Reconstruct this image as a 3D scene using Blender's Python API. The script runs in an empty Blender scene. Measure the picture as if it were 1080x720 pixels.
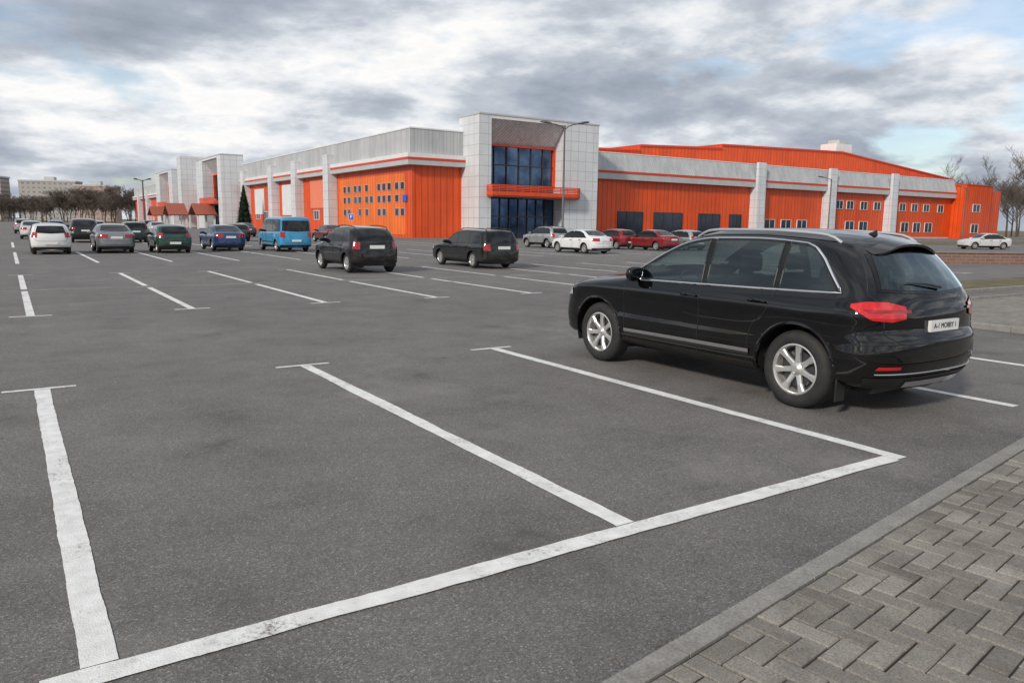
import bpy, bmesh, math, random
from math import sin, cos, pi, radians
from mathutils import Vector, Matrix
from mathutils.bvhtree import BVHTree
random.seed(7)
scene = bpy.context.scene
COL = scene.collection

# ------------------------------------------------------------------ materials
def new_mat(name):
    m = bpy.data.materials.new(name); m.use_nodes = True
    nt = m.node_tree; b = nt.nodes["Principled BSDF"]
    return m, nt, b
def N(nt, typ, **kw):
    n = nt.nodes.new(typ)
    for k, v in kw.items(): setattr(n, k, v)
    return n
def L(nt, a, b): nt.links.new(a, b)
def ramp(nt, fac, stops):
    r = nt.nodes.new("ShaderNodeValToRGB")
    e = r.color_ramp.elements
    e[0].position, e[0].color = stops[0][0], (*stops[0][1], 1)
    e[1].position, e[1].color = stops[-1][0], (*stops[-1][1], 1)
    for p, c in stops[1:-1]:
        x = e.new(p); x.color = (*c, 1)
    L(nt, fac, r.inputs[0]); return r
def g(v): return (v, v, v)
def mixc(nt, fac, a, b, mode='MIX'):
    m = nt.nodes.new("ShaderNodeMix"); m.data_type = 'RGBA'; m.blend_type = mode
    for s, v in ((0, fac), (6, a), (7, b)):
        if hasattr(v, "is_linked") or hasattr(v, "links"): L(nt, v, m.inputs[s])
        else: m.inputs[s].default_value = v if s == 0 else (*v, 1)
    return m.outputs[2]
def coords(nt, kind="Object"):
    return nt.nodes.new("ShaderNodeTexCoord").outputs[kind]
def noise(nt, vec, scale, detail=4, rough=.55):
    n = N(nt, "ShaderNodeTexNoise"); n.inputs["Scale"].default_value = scale
    n.inputs["Detail"].default_value = detail; n.inputs["Roughness"].default_value = rough
    L(nt, vec, n.inputs["Vector"]); return n.outputs["Fac"]
def bump(nt, b, h, strength, dist):
    n = N(nt, "ShaderNodeBump"); n.inputs["Strength"].default_value = strength
    n.inputs["Distance"].default_value = dist
    L(nt, h, n.inputs["Height"]); L(nt, n.outputs[0], b.inputs["Normal"])
def mathn(nt, op, a, b=None):
    n = nt.nodes.new("ShaderNodeMath"); n.operation = op
    for i, v in enumerate((a, b)):
        if v is None: continue
        if hasattr(v, "links"): L(nt, v, n.inputs[i])
        else: n.inputs[i].default_value = v
    return n.outputs[0]

def simple(name, col, rough=.5, metal=0, var=.12, scale=6, coat=0, spec=.5):
    m, nt, b = new_mat(name)
    f = noise(nt, coords(nt), scale, 3)
    r = ramp(nt, f, [(.3, tuple(c*(1-var) for c in col)), (.7, tuple(min(1, c*(1+var)) for c in col))])
    L(nt, r.outputs[0], b.inputs["Base Color"])
    b.inputs["Roughness"].default_value = rough; b.inputs["Metallic"].default_value = metal
    b.inputs["Coat Weight"].default_value = coat; b.inputs["Coat Roughness"].default_value = .04
    b.inputs["Specular IOR Level"].default_value = spec
    return m

def asphalt_nodes(nt):
    c = coords(nt)
    big = noise(nt, c, .12, 4, .6); mid = noise(nt, c, 1.1, 5, .68); fine = noise(nt, c, 80, 2, .7)
    v = N(nt, "ShaderNodeTexVoronoi"); v.inputs["Scale"].default_value = 125; L(nt, c, v.inputs["Vector"])
    sp = N(nt, "ShaderNodeSeparateColor"); L(nt, v.outputs["Color"], sp.inputs[0])
    base = ramp(nt, big, [(.3, (.142, .133, .126)), (.7, (.186, .175, .167))]).outputs[0]
    a = mixc(nt, .85, base, ramp(nt, mid, [(.3, g(.68)), (.5, g(.98)), (.75, g(1.18))]).outputs[0], 'MULTIPLY')
    stone = ramp(nt, sp.outputs[0], [(0, g(.5)), (.6, g(.96)), (.9, g(1.25)), (1, g(2.1))]).outputs[0]
    a = mixc(nt, .75, a, stone, 'MULTIPLY')
    a = mixc(nt, .55, a, ramp(nt, fine, [(.3, g(.62)), (.7, g(1.32))]).outputs[0], 'MULTIPLY')
    d = noise(nt, c, .45, 6, .72)
    a = mixc(nt, ramp(nt, d, [(.54, g(0)), (.70, g(.45))]).outputs[0], a, (.27, .254, .238))
    a = mixc(nt, ramp(nt, mid, [(.28, g(.55)), (.37, g(0))]).outputs[0], a, (.07, .066, .062))
    st = noise(nt, c, 4.5, 3, .5)
    a = mixc(nt, ramp(nt, st, [(.70, g(0)), (.76, g(.55))]).outputs[0], a, (.055, .052, .05))
    h = mathn(nt, 'ADD', v.outputs["Distance"], fine)
    return a, h, c
M = {}
m, nt, b = new_mat("asphalt"); a, h, c = asphalt_nodes(nt)
L(nt, a, b.inputs["Base Color"]); b.inputs["Roughness"].default_value = .85; bump(nt, b, h, .5, .005); M['asphalt'] = m
m, nt, b = new_mat("line_paint"); a, h, c = asphalt_nodes(nt)
w1 = noise(nt, c, 38, 6, .85); w2 = noise(nt, c, 2.0, 4, .65)
w = mathn(nt, 'ADD', w1, mathn(nt, 'MULTIPLY', w2, .9))
wr = ramp(nt, w, [(.74, g(.05)), (.82, g(.75)), (.93, g(1))]).outputs[0]
pc = ramp(nt, noise(nt, c, 9, 4), [(.3, (.64, .635, .62)), (.7, (.82, .82, .80))]).outputs[0]
L(nt, mixc(nt, wr, a, pc), b.inputs["Base Color"]); b.inputs["Roughness"].default_value = .7; bump(nt, b, h, .4, .004); M['paint'] = m
m, nt, b = new_mat("line_paint_faded"); a, h, c = asphalt_nodes(nt)
w = mathn(nt, 'ADD', noise(nt, c, 14, 4, .75), mathn(nt, 'MULTIPLY', noise(nt, c, 1.2, 4, .6), .6))
wr = ramp(nt, w, [(.72, g(0)), (.95, g(.6))]).outputs[0]
L(nt, mixc(nt, wr, a, (.42, .40, .37)), b.inputs["Base Color"]); b.inputs["Roughness"].default_value = .8; M['faded'] = m
m, nt, b = new_mat("kerb_concrete"); c = coords(nt)
f = noise(nt, c, 5, 6, .7); f2 = noise(nt, c, 90, 2)
a = ramp(nt, f, [(.3, (.19, .18, .168)), (.7, (.30, .286, .264))]).outputs[0]
a = mixc(nt, .6, a, ramp(nt, f2, [(.3, g(.6)), (.7, g(1.3))]).outputs[0], 'MULTIPLY')
L(nt, a, b.inputs["Base Color"]); b.inputs["Roughness"].default_value = .9; bump(nt, b, f2, .4, .004); M['kerb'] = m
m, nt, b = new_mat("pavers"); c = coords(nt)
at = N(nt, "ShaderNodeAttribute"); at.attribute_name = "tone"
a = ramp(nt, at.outputs["Fac"], [(0, (.165, .152, .132)), (.5, (.228, .210, .183)), (1, (.30, .278, .245))]).outputs[0]
f = noise(nt, c, 110, 3, .75); f3 = noise(nt, c, 3, 5, .65)
a = mixc(nt, .85, a, ramp(nt, f, [(.3, g(.5)), (.7, g(1.4))]).outputs[0], 'MULTIPLY')
a = mixc(nt, .8, a, ramp(nt, f3, [(.3, g(.6)), (.7, g(1.2))]).outputs[0], 'MULTIPLY')
L(nt, a, b.inputs["Base Color"]); b.inputs["Roughness"].default_value = .88; bump(nt, b, f, .7, .004); M['paver'] = m
m, nt, b = new_mat("paver_sheet"); c = coords(nt)
bt = N(nt, "ShaderNodeTexBrick"); L(nt, c, bt.inputs["Vector"]); bt.inputs["Scale"].default_value = 1
bt.inputs["Brick Width"].default_value = .2; bt.inputs["Row Height"].default_value = .1; bt.inputs["Mortar Size"].default_value = .006
bt.inputs["Color1"].default_value = (.28, .26, .23, 1); bt.inputs["Color2"].default_value = (.21, .195, .17, 1); bt.inputs["Mortar"].default_value = (.07, .06, .05, 1)
a = mixc(nt, .7, bt.outputs[0], ramp(nt, noise(nt, c, 1.5, 5, .6), [(.3, g(.7)), (.7, g(1.2))]).outputs[0], 'MULTIPLY')
L(nt, a, b.inputs["Base Color"]); b.inputs["Roughness"].default_value = .9; M['psheet'] = m
M['joint'] = simple("joint_sand", (.024, .021, .018), .95, var=.4, scale=30)
m, nt, b = new_mat("winter_grass"); c = coords(nt)
a = ramp(nt, noise(nt, c, 1.2, 7, .7), [(.3, (.07, .075, .03)), (.5, (.14, .115, .06)), (.7, (.19, .155, .09))]).outputs[0]
L(nt, a, b.inputs["Base Color"]); b.inputs["Roughness"].default_value = .95; bump(nt, b, noise(nt, c, 25, 3), .8, .05); M['grass'] = m

def facade(name, col, period, depth_col=.75, rough=.45, metal=0, duty=.12, bumpd=.04, var=.1):
    m, nt, b = new_mat(name); c = coords(nt)
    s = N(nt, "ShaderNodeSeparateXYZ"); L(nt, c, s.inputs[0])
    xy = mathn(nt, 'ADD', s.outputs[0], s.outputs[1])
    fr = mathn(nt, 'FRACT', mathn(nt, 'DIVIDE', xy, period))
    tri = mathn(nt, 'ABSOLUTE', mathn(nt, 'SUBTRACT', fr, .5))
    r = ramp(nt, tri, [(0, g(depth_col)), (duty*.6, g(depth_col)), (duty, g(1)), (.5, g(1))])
    f = ramp(nt, noise(nt, c, .35, 5, .6), [(.3, tuple(x*(1-var) for x in col)), (.7, tuple(min(1, x*(1+var)) for x in col))]).outputs[0]
    mp = N(nt, "ShaderNodeMapping"); mp.inputs["Scale"].default_value = (1.5, 1.5, .08); L(nt, c, mp.inputs[0])
    st = ramp(nt, noise(nt, mp.outputs[0], 1, 5, .7), [(.35, g(.78)), (.6, g(1.06))]).outputs[0]
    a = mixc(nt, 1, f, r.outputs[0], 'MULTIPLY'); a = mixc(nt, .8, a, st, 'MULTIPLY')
    L(nt, a, b.inputs["Base Color"]); b.inputs["Roughness"].default_value = rough; b.inputs["Metallic"].default_value = metal
    bump(nt, b, r.outputs[0], .5, bumpd)
    return m
M['orange'] = facade("orange_cladding", (.72, .080, .009), .8, .66)
M['orange_plain'] = simple("orange_trim", (.68, .068, .009), .5, var=.08, scale=1)
M['yellow_orange'] = facade("light_orange_cladding", (.84, .165, .018), .8, .72)
M['graymetal'] = facade("grey_ribbed_metal", (.47, .48, .49), .45, .80, .5, bumpd=.02)
M['soffit'] = facade("striped_soffit", (.62, .63, .64), .45, .6, .5)
m, nt, b = new_mat("white_panels"); c = coords(nt)
s = N(nt, "ShaderNodeSeparateXYZ"); L(nt, c, s.inputs[0])
def gridline(sock, per):
    fr = mathn(nt, 'FRACT', mathn(nt, 'DIVIDE', sock, per))
    return mathn(nt, 'LESS_THAN', fr, .045)
gl = mathn(nt, 'MAXIMUM', gridline(mathn(nt, 'ADD', s.outputs[0], s.outputs[1]), 1.15), gridline(s.outputs[2], 1.15))
a = ramp(nt, noise(nt, c, .4, 5), [(.3, (.56, .58, .60)), (.7, (.67, .69, .71))]).outputs[0]
L(nt, mixc(nt, gl, a, (.36, .37, .39)), b.inputs["Base Color"]); b.inputs["Roughness"].default_value = .45; M['panel'] = m
M['white'] = simple("white_trim", (.70, .70, .70), .5, var=.07, scale=1)
M['ltgray'] = simple("light_grey_render", (.46, .46, .46), .6, var=.08, scale=1)
M['red'] = simple("red_strip", (.58, .05, .015), .45)
M['salmon'] = simple("salmon_banner", (.78, .22, .12), .6)
M['porchred'] = simple("brown_red_roofing", (.32, .085, .05), .6)
def glassmat(name, c1, c2, metal, rough):
    m, nt, b = new_mat(name); c = coords(nt)
    a = ramp(nt, noise(nt, c, .45, 3), [(.35, c1), (.65, c2)]).outputs[0]
    L(nt, a, b.inputs["Base Color"]); b.inputs["Metallic"].default_value = metal; b.inputs["Roughness"].default_value = rough
    return m
M['wglass'] = glassmat("window_glass", (.010, .016, .034), (.03, .05, .09), .35, .06)
M['bglass'] = glassmat("blue_curtain_glass", (.025, .045, .09), (.11, .17, .28), .85, .05)
M['dglass'] = glassmat("dark_window_glass", (.006, .010, .020), (.018, .030, .055), .2, .08)
M['darkmetal'] = simple("dark_metal", (.05, .05, .055), .45, .3)
M['polegray'] = simple("galvanised_steel", (.30, .31, .32), .5, .5)
M['poledark'] = simple("weathered_dark_steel", (.10, .104, .11), .55, .3)
M['lampshade'] = simple("lamp_housing", (.06, .064, .07), .4)
M['blue'] = simple("sign_blue", (.02, .10, .50), .4, var=.03)
M['signwhite'] = simple("sign_white", (.8, .8, .8), .4, var=.03)
M['bark'] = simple("bark", (.085, .066, .052), .95, var=.4, scale=8)
M['twig'] = simple("twigs", (.115, .095, .08), .95, var=.3, scale=3)
M['twighaze'] = simple("far_tree_twigs", (.125, .10, .085), .95, var=.3, scale=.6)  # slightly lighter than the near twigs: distance haze put into the colour
M['spruce'] = simple("spruce_needles", (.018, .042, .020), .9, var=.5, scale=2)
M['leaf'] = simple("dry_leaf", (.14, .085, .045), .8, var=.4, scale=20)
m, nt, b = new_mat("red_brick"); c = coords(nt)
mp = N(nt, "ShaderNodeMapping"); mp.inputs["Rotation"].default_value = (radians(90), 0, 0); L(nt, c, mp.inputs[0])
bt = N(nt, "ShaderNodeTexBrick"); L(nt, mp.outputs[0], bt.inputs["Vector"]); bt.inputs["Scale"].default_value = 1
bt.inputs["Brick Width"].default_value = .5; bt.inputs["Row Height"].default_value = .15; bt.inputs["Mortar Size"].default_value = .012
bt.inputs["Color1"].default_value = (.22, .12, .09, 1); bt.inputs["Color2"].default_value = (.16, .09, .07, 1); bt.inputs["Mortar"].default_value = (.25, .22, .2, 1)
L(nt, bt.outputs[0], b.inputs["Base Color"]); b.inputs["Roughness"].default_value = .9; M['brick'] = m
M['glass'] = simple("car_glass", (.004, .006, .007), .015, var=.1, spec=.5)
def seethrough(name, tint, boost=1.6):
    m = bpy.data.materials.new(name); m.use_nodes = True; nt = m.node_tree; nt.nodes.clear()
    ge = N(nt, "ShaderNodeNewGeometry"); vm = N(nt, "ShaderNodeVectorMath"); vm.operation = 'DOT_PRODUCT'
    L(nt, ge.outputs["Normal"], vm.inputs[0]); L(nt, ge.outputs["Incoming"], vm.inputs[1])
    k = mathn(nt, 'POWER', mathn(nt, 'SUBTRACT', 1.0, mathn(nt, 'ABSOLUTE', vm.outputs["Value"])), 5.0)
    fz = mathn(nt, 'MINIMUM', mathn(nt, 'MULTIPLY', mathn(nt, 'ADD', mathn(nt, 'MULTIPLY', k, .95), .045), boost), 1.0)
    tr = N(nt, "ShaderNodeBsdfTransparent"); tr.inputs[0].default_value = (*tint, 1)
    gl_ = N(nt, "ShaderNodeBsdfGlossy"); gl_.inputs["Roughness"].default_value = .01; gl_.inputs[0].default_value = (.80, .95, 1, 1)
    mx = N(nt, "ShaderNodeMixShader"); L(nt, fz, mx.inputs[0]); L(nt, tr.outputs[0], mx.inputs[1]); L(nt, gl_.outputs[0], mx.inputs[2])
    o = N(nt, "ShaderNodeOutputMaterial"); L(nt, mx.outputs[0], o.inputs[0]); return m
M['clearglass'] = seethrough("clear_car_glass", (.70, .78, .76), 2.0)
M['tintglass'] = seethrough("tinted_car_glass", (.32, .39, .38), 2.0)
M['rearglass'] = seethrough("rear_car_glass", (.20, .26, .26), 2.2)
M['cloth'] = simple("seat_cloth", (.035, .034, .033), .9, var=.2)
M['rubber'] = simple("tyre_rubber", (.022, .021, .020), .75, var=.3, scale=12)
M['blackplastic'] = simple("black_plastic", (.015, .015, .015), .5, var=.2)
M['gloss_black'] = simple("gloss_black_trim", (.006, .006, .006), .12)
M['alloy'] = simple("alloy_metal", (.66, .65, .63), .28, .7, var=.1)
M['chrome'] = simple("chrome", (.90, .90, .91), .14, 1, var=.03)
M['silvertrim'] = simple("satin_silver", (.66, .66, .66), .3, .8, var=.05)
M['tail'] = simple("tail_lamp_red", (.56, .010, .012), .06, var=.25, scale=14, coat=1)
M['taildark'] = simple("tail_lamp_dark_red", (.30, .005, .008), .08, var=.2, coat=1)
M['clearlamp'] = simple("headlamp_lens", (.5, .52, .55), .08, .3, coat=1)
M['plate'] = simple("number_plate_white", (.72, .72, .70), .4, var=.04)
M['ink'] = simple("black_lettering", (.01, .01, .01), .5)
def paintmat(name, col, metal=.25, dirt=.3, spec=.15, ior=1.5):
    m, nt, b = new_mat(name); c = coords(nt)
    s = N(nt, "ShaderNodeSeparateXYZ"); L(nt, c, s.inputs[0])
    low = ramp(nt, s.outputs[2], [(.25, g(1)), (.75, g(0))]).outputs[0]
    f = ramp(nt, noise(nt, c, 3.5, 6, .7), [(.35, g(0)), (.75, g(1))]).outputs[0]
    fac = mathn(nt, 'MULTIPLY', mathn(nt, 'MULTIPLY', low, f), dirt)
    L(nt, mixc(nt, fac, col, (.16, .14, .12)), b.inputs["Base Color"])
    L(nt, mathn(nt, 'ADD', mathn(nt, 'MULTIPLY', fac, .9), .28), b.inputs["Roughness"])
    b.inputs["Specular IOR Level"].default_value = spec
    b.inputs["Metallic"].default_value = metal; b.inputs["Coat Weight"].default_value = 1; b.inputs["Coat IOR"].default_value = ior
    L(nt, mathn(nt, 'ADD', mathn(nt, 'MULTIPLY', fac, .7), .008), b.inputs["Coat Roughness"])
    return m

# ------------------------------------------------------------------ object helpers
def reg(ob, parent=None):
    COL.objects.link(ob)
    if parent is not None: ob.parent = parent
    return ob
def mobj(name, verts, faces, mat, parent=None, smooth=False, mats=None, midx=None, sharp=None):
    me = bpy.data.meshes.new(name); me.from_pydata([tuple(v) for v in verts], [], faces)
    for mm in (mats or [mat]): me.materials.append(mm)
    if midx: me.polygons.foreach_set("material_index", midx)
    if smooth:
        me.polygons.foreach_set("use_smooth", [True]*len(me.polygons))
        if sharp: me.set_sharp_from_angle(angle=radians(sharp))
    me.update()
    return reg(bpy.data.objects.new(name, me), parent)
def fixn(ob):
    bm = bmesh.new(); bm.from_mesh(ob.data); bmesh.ops.recalc_face_normals(bm, faces=bm.faces); bm.to_mesh(ob.data); bm.free(); return ob
def empty(name, loc, label, cat, group=None, rot=0):
    e = bpy.data.objects.new(name, None); e.location = loc; e.rotation_euler = (0, 0, rot); e.empty_display_size = .3
    COL.objects.link(e); e["label"] = label; e["category"] = cat
    if group: e["group"] = group
    return e
BF = [(0, 3, 2, 1), (4, 5, 6, 7), (0, 1, 5, 4), (1, 2, 6, 5), (2, 3, 7, 6), (3, 0, 4, 7)]
def boxv(x0, x1, y0, y1, z0, z1):
    return [(x0, y0, z0), (x1, y0, z0), (x1, y1, z0), (x0, y1, z0), (x0, y0, z1), (x1, y0, z1), (x1, y1, z1), (x0, y1, z1)]
class Acc:
    def __init__(s): s.v = []; s.f = []; s.m = []
    def add(s, v, f, mi=0):
        o = len(s.v); s.v += [tuple(p) for p in v]; s.f += [tuple(i+o for i in q) for q in f]; s.m += [mi]*len(f)
    def box(s, *a, mi=0): s.add(boxv(*a), BF, mi)
def box(name, a, mat, parent=None):
    a = (min(a[0],a[1]), max(a[0],a[1]), min(a[2],a[3]), max(a[2],a[3]), a[4], a[5])
    return mobj(name, boxv(*a), BF, mat, parent)
def struct(ob): ob["kind"] = "structure"; ob["label"] = ob.get("label", ob.name.replace("_", " ")); ob["category"]=ob.name.split("_")[-1].split(".")[0]; return ob
def tubemesh(pts, r, n=6, closed=False):
    pts = [Vector(p) for p in pts]; V = []; F = []
    k = len(pts); rs = r if isinstance(r, (list, tuple)) else [r]*k
    for i, p in enumerate(pts):
        a = pts[(i-1) % k] if (closed or i > 0) else p; bb = pts[(i+1) % k] if (closed or i < k-1) else p
        t = (bb-a).normalized(); up = Vector((0, 0, 1)) if abs(t.z) < .95 else Vector((1, 0, 0))
        x = t.cross(up).normalized(); y = x.cross(t)
        for j in range(n):
            an = 2*pi*j/n; V.append(p+(x*cos(an)+y*sin(an))*rs[i])
    for i in range(k if closed else k-1):
        for j in range(n):
            a = i*n+j; b2 = i*n+(j+1) % n; c = ((i+1) % k)*n+(j+1) % n; d = ((i+1) % k)*n+j
            F.append((a, b2, c, d))
    if not closed: F.append(tuple(range(n))[::-1]); F.append(tuple((k-1)*n+j for j in range(n)))
    return V, F
def lathe(profile, segs):
    V = []; F = []; k = len(profile)
    for i in range(segs):
        a = 2*pi*i/segs
        for r, o in profile: V.append((r*cos(a), o, r*sin(a)))
    for i in range(segs):
        for j in range(k-1):
            a = i*k+j; b2 = ((i+1) % segs)*k+j; F.append((a, b2, b2+1, a+1))
    return V, F
def text_mesh(s, size, mat, name, parent, loc, rot, extrude=.002):
    cu = bpy.data.curves.new(name, 'FONT'); cu.body = s; cu.size = size; cu.align_x = 'CENTER'; cu.align_y = 'CENTER'; cu.extrude = extrude
    o = bpy.data.objects.new(name, cu); COL.objects.link(o)
    dg = bpy.context.evaluated_depsgraph_get(); me = bpy.data.meshes.new_from_object(o.evaluated_get(dg))
    bpy.data.objects.remove(o); me.materials.clear(); me.materials.append(mat)
    o = bpy.data.objects.new(name, me); reg(o, parent); o.location = loc; o.rotation_euler = rot; return o
def roundbox(x0, x1, y0, y1, z0, z1, r, lean=0):
    bm = bmesh.new(); bmesh.ops.create_cube(bm, size=1)
    for v in bm.verts: v.co = Vector(((x0+x1)/2+v.co.x*(x1-x0)+lean*(v.co.z), (y0+y1)/2+v.co.y*(y1-y0), (z0+z1)/2+v.co.z*(z1-z0)))
    bmesh.ops.bevel(bm, geom=bm.edges[:], offset=r, segments=3, affect='EDGES', profile=.5)
    V = [tuple(v.co) for v in bm.verts]; bm.verts.index_update(); F = [tuple(v.index for v in f.verts) for f in bm.faces]; bm.free(); return V, F

# ------------------------------------------------------------------ ground
def sheet(name, poly, z, mat, label):
    o = mobj(name, [(x, y, z) for x, y in poly], [tuple(range(len(poly)))], mat)
    fixn(o)
    if o.data.polygons[0].normal.z < 0: o.data.flip_normals()
    o["label"] = label; return struct(o)
sheet("ground", [(-4000, -4000), (4000, -4000), (4000, 4000), (-4000, 4000)], -.03, M['grass'], "brown winter grass ground reaching the horizon")
sheet("parking_lot_asphalt", [(-60, -40), (230, -40), (230, 330), (-60, 330)], 0, M['asphalt'], "grey worn asphalt parking lot surface")
RL = random.Random(44)
def line(x0, x1, y0, y1, mat='paint', z=.004):
    lx, ly = x1-x0, y1-y0; n = max(2, int(max(lx, ly)/.03)); j = .0013 if y0 < 30 else 0
    if y0 > 12 or mat == 'faded': n = 1; j = 0
    A, B2 = [], []
    wa = wb = 0
    for i in range(n+1):
        t = i/n; wa = wa*.93+RL.gauss(0, j); wb = wb*.93+RL.gauss(0, j)
        if ly >= lx: A.append((x0+wa, y0+ly*t)); B2.append((x1+wb, y0+ly*t))
        else: A.append((x0+lx*t, y0+wa)); B2.append((x0+lx*t, y1+wb))
    V = [(x, y, z) for x, y in A]+[(x, y, z) for x, y in B2]; F = [(i, i+1, n+2+i, n+1+i) for i in range(n)]
    o = fixn(mobj("parking_line", V, F, M[mat]))
    if o.data.polygons[0].normal.z < 0: o.data.flip_normals()
    o["label"] = "white painted parking bay line on asphalt"; return struct(o)
LX = [.18, 2.86, 5.50, 8.15, 10.75]
lw = .065
for i, x in enumerate(LX):
    line(x-lw, x+lw, 3.14 if i < 2 else (3.02 if i == 2 else 3.4), 8.815)
    line(x-.34, x+.30, 8.826, 8.90)
line(-.02, 5.42, 2.995, 3.125, z=.008)
line(-2.5, -2.37, 3.0, 8.8)
for k in range(-1, 13):
    x = .24+2.65*k
    line(x-lw, x+lw, 15.69, 21.05); line(x-lw, x+lw, 21.6, 27.0)
    line(x-.32, x+.32, 15.60, 15.684); line(x-.32, x+.32, 27.006, 27.08)
for k in range(-1, 16):
    x = .24+2.65*k
    line(x-lw, x+lw, 33.7, 45.0)
    if k < 12: line(x-lw, x+lw, 52, 63)
line(-20, 60, 21.2, 21.45, 'faded', .003)
line(-20, 60, 39.3, 39.42, 'faded', .006)
ux, uy = .9883, .1526
K0 = Vector((0.0, 1.712, 0))
def kp(u, w): return (K0.x+ux*u+uy*w, K0.y+uy*u-ux*w)
kw = .115
ke = (14.1-K0.x)/ux
corner = kp(ke, 0)
KH = .05
acc = Acc()
def kerbseg(p, q, w, side, z=KH):
    p = Vector((*p, 0)); q = Vector((*q, 0)); d = (q-p).normalized(); n = Vector((d.y, -d.x, 0))*side
    n_ = max(1, int((q-p).length/1.0))
    for i in range(n_):
        a = p+(q-p)*(i/n_)+d*.005; bb = p+(q-p)*((i+1)/n_)-d*.005
        c1, c2, c3, c4 = a, bb, bb+n*w, a+n*w
        e = .012; a2 = a+n*e; b3 = bb+n*e
        vs = [(*c1.xy, -.02), (*c2.xy, -.02), (*c3.xy, -.02), (*c4.xy, -.02), (*c1.xy, z-e), (*c2.xy, z-e), (*c3.xy, z), (*c4.xy, z), (*a2.xy, z), (*b3.xy, z)]
        fs = [(0, 1, 5, 4), (4, 5, 9, 8), (8, 9, 6, 7), (2, 3, 7, 6), (1, 2, 6, 9, 5), (3, 0, 4, 8, 7)]
        acc.add(vs, fs)
kerbseg(kp(-8, 0), kp(ke, 0), kw, 1)
kerbseg(corner, (14.1, 9.4), kw, 1, .1)
kerbseg((14.1, 9.4), (60, 9.4), .12, 1, .1)
kerbseg((19.5, 10.6), (60, 10.6), .12, -1, .1)
o = fixn(mobj("kerb", acc.v, acc.f, M['kerb'])); o["label"] = "grey concrete kerb stones edging the parking lot"; struct(o)
far_u = 7.2
pj = KH-.014
sheet("pavement_bedding", [kp(-8, kw+.002), kp(far_u, kw+.002), kp(far_u, 4.2), kp(-8, 4.2)], pj, M['joint'], "sandy bedding between pavers")
sheet("pavement_far", [kp(far_u, kw+.002), kp(ke, kw+.002), (14.23, corner[1]), (14.23, 9.27), (60, 9.27), (60, -6), kp(far_u, 8)], KH-.002, M['psheet'], "grey block paved area beside the parking lot")
V = []; F = []; T = []
gap = .0042; e = .006
def paver(u0, u1, w0, w1):
    z = KH+random.uniform(-.004, .001); tx = random.uniform(-.0018, .0018); ty = random.uniform(-.0015, .0015)
    o_ = len(V); du = random.uniform(-.0015, .0015); dv = random.uniform(-.0015, .0015)
    j = lambda: random.uniform(-.0012, .0012)
    for (uu, ww, zz) in ((u0, w0, pj-.002), (u1, w0, pj-.002), (u1, w1, pj-.002), (u0, w1, pj-.002),
                         (u0, w0, z-e), (u1, w0, z-e), (u1, w1, z-e), (u0, w1, z-e),
                         (u0+e+j(), w0+e+j(), z+tx+ty), (u1-e+j(), w0+e+j(), z-tx+ty), (u1-e+j(), w1-e+j(), z-tx-ty), (u0+e+j(), w1-e+j(), z+tx-ty)):
        V.append((*kp(uu+du, ww+dv), zz))
    f = []
    for q in range(4):
        q2 = (q+1) % 4; f += [(q, q2, q2+4, q+4), (q+4, q2+4, q2+8, q+8)]
    f.append((8, 9, 10, 11))
    F.extend(tuple(k+o_ for k in q) for q in f)
    T.extend([min(1, max(0, random.gauss(.5, .28)))]*12)
bs = .108; dg_ = kw+.006
for i in range(-7, int(far_u/bs)):
    for j in range(0, 28):
        r = (i-j) % 4
        if r == 0: w_, h_ = 2, 1
        elif r == 3: w_, h_ = 1, 2
        elif r == 2 and j == 0: w_, h_ = 1, 1
        else: continue
        if (i+w_)*bs > far_u: continue
        paver(i*bs+gap, (i+w_)*bs-gap, dg_+j*bs+gap, dg_+(j+h_)*bs-gap)
o = mobj("pavement", V, F, M['paver']); fixn(o)
at = o.data.attributes.new("tone", 'FLOAT', 'POINT'); at.data.foreach_set("value", T)
o["label"] = "grey interlocking block pavement beside the kerb"; struct(o)
sheet("grass_verge", [(19.5, 10.72), (60, 10.72), (60, 13.4), (19.5, 13.2)], .02, M['grass'], "brown grass verge strip")
sheet("grass_verge", [(44, 47), (150, 47), (150, 60), (44, 60)], .02, M['grass'], "brown grass verge strip")
V = []; F = []
for k in range(90):
    if random.random() < .6: u, w = random.uniform(-1, 7), random.uniform(.1, 2.5); z = KH+.006
    else: u, w = random.uniform(-1, 8), -abs(random.gauss(0, .15))-.02; z = .008
    x, y = kp(u, w); s = random.uniform(.004, .011); an = random.uniform(0, 6.28); o_ = len(V)
    for q in range(5):
        rr = s*(1 if q else 1.6); V.append((x+rr*cos(an+q*1.257), y+rr*.7*sin(an+q*1.257), z+random.uniform(0, .004)))
    F.append(tuple(range(o_, o_+5)))
o = mobj("fallen_leaves", V, F, M['leaf']); o["kind"] = "stuff"; o["label"] = "small dry leaf scraps along kerb and pavers"; o["category"] = "leaves"

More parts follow.
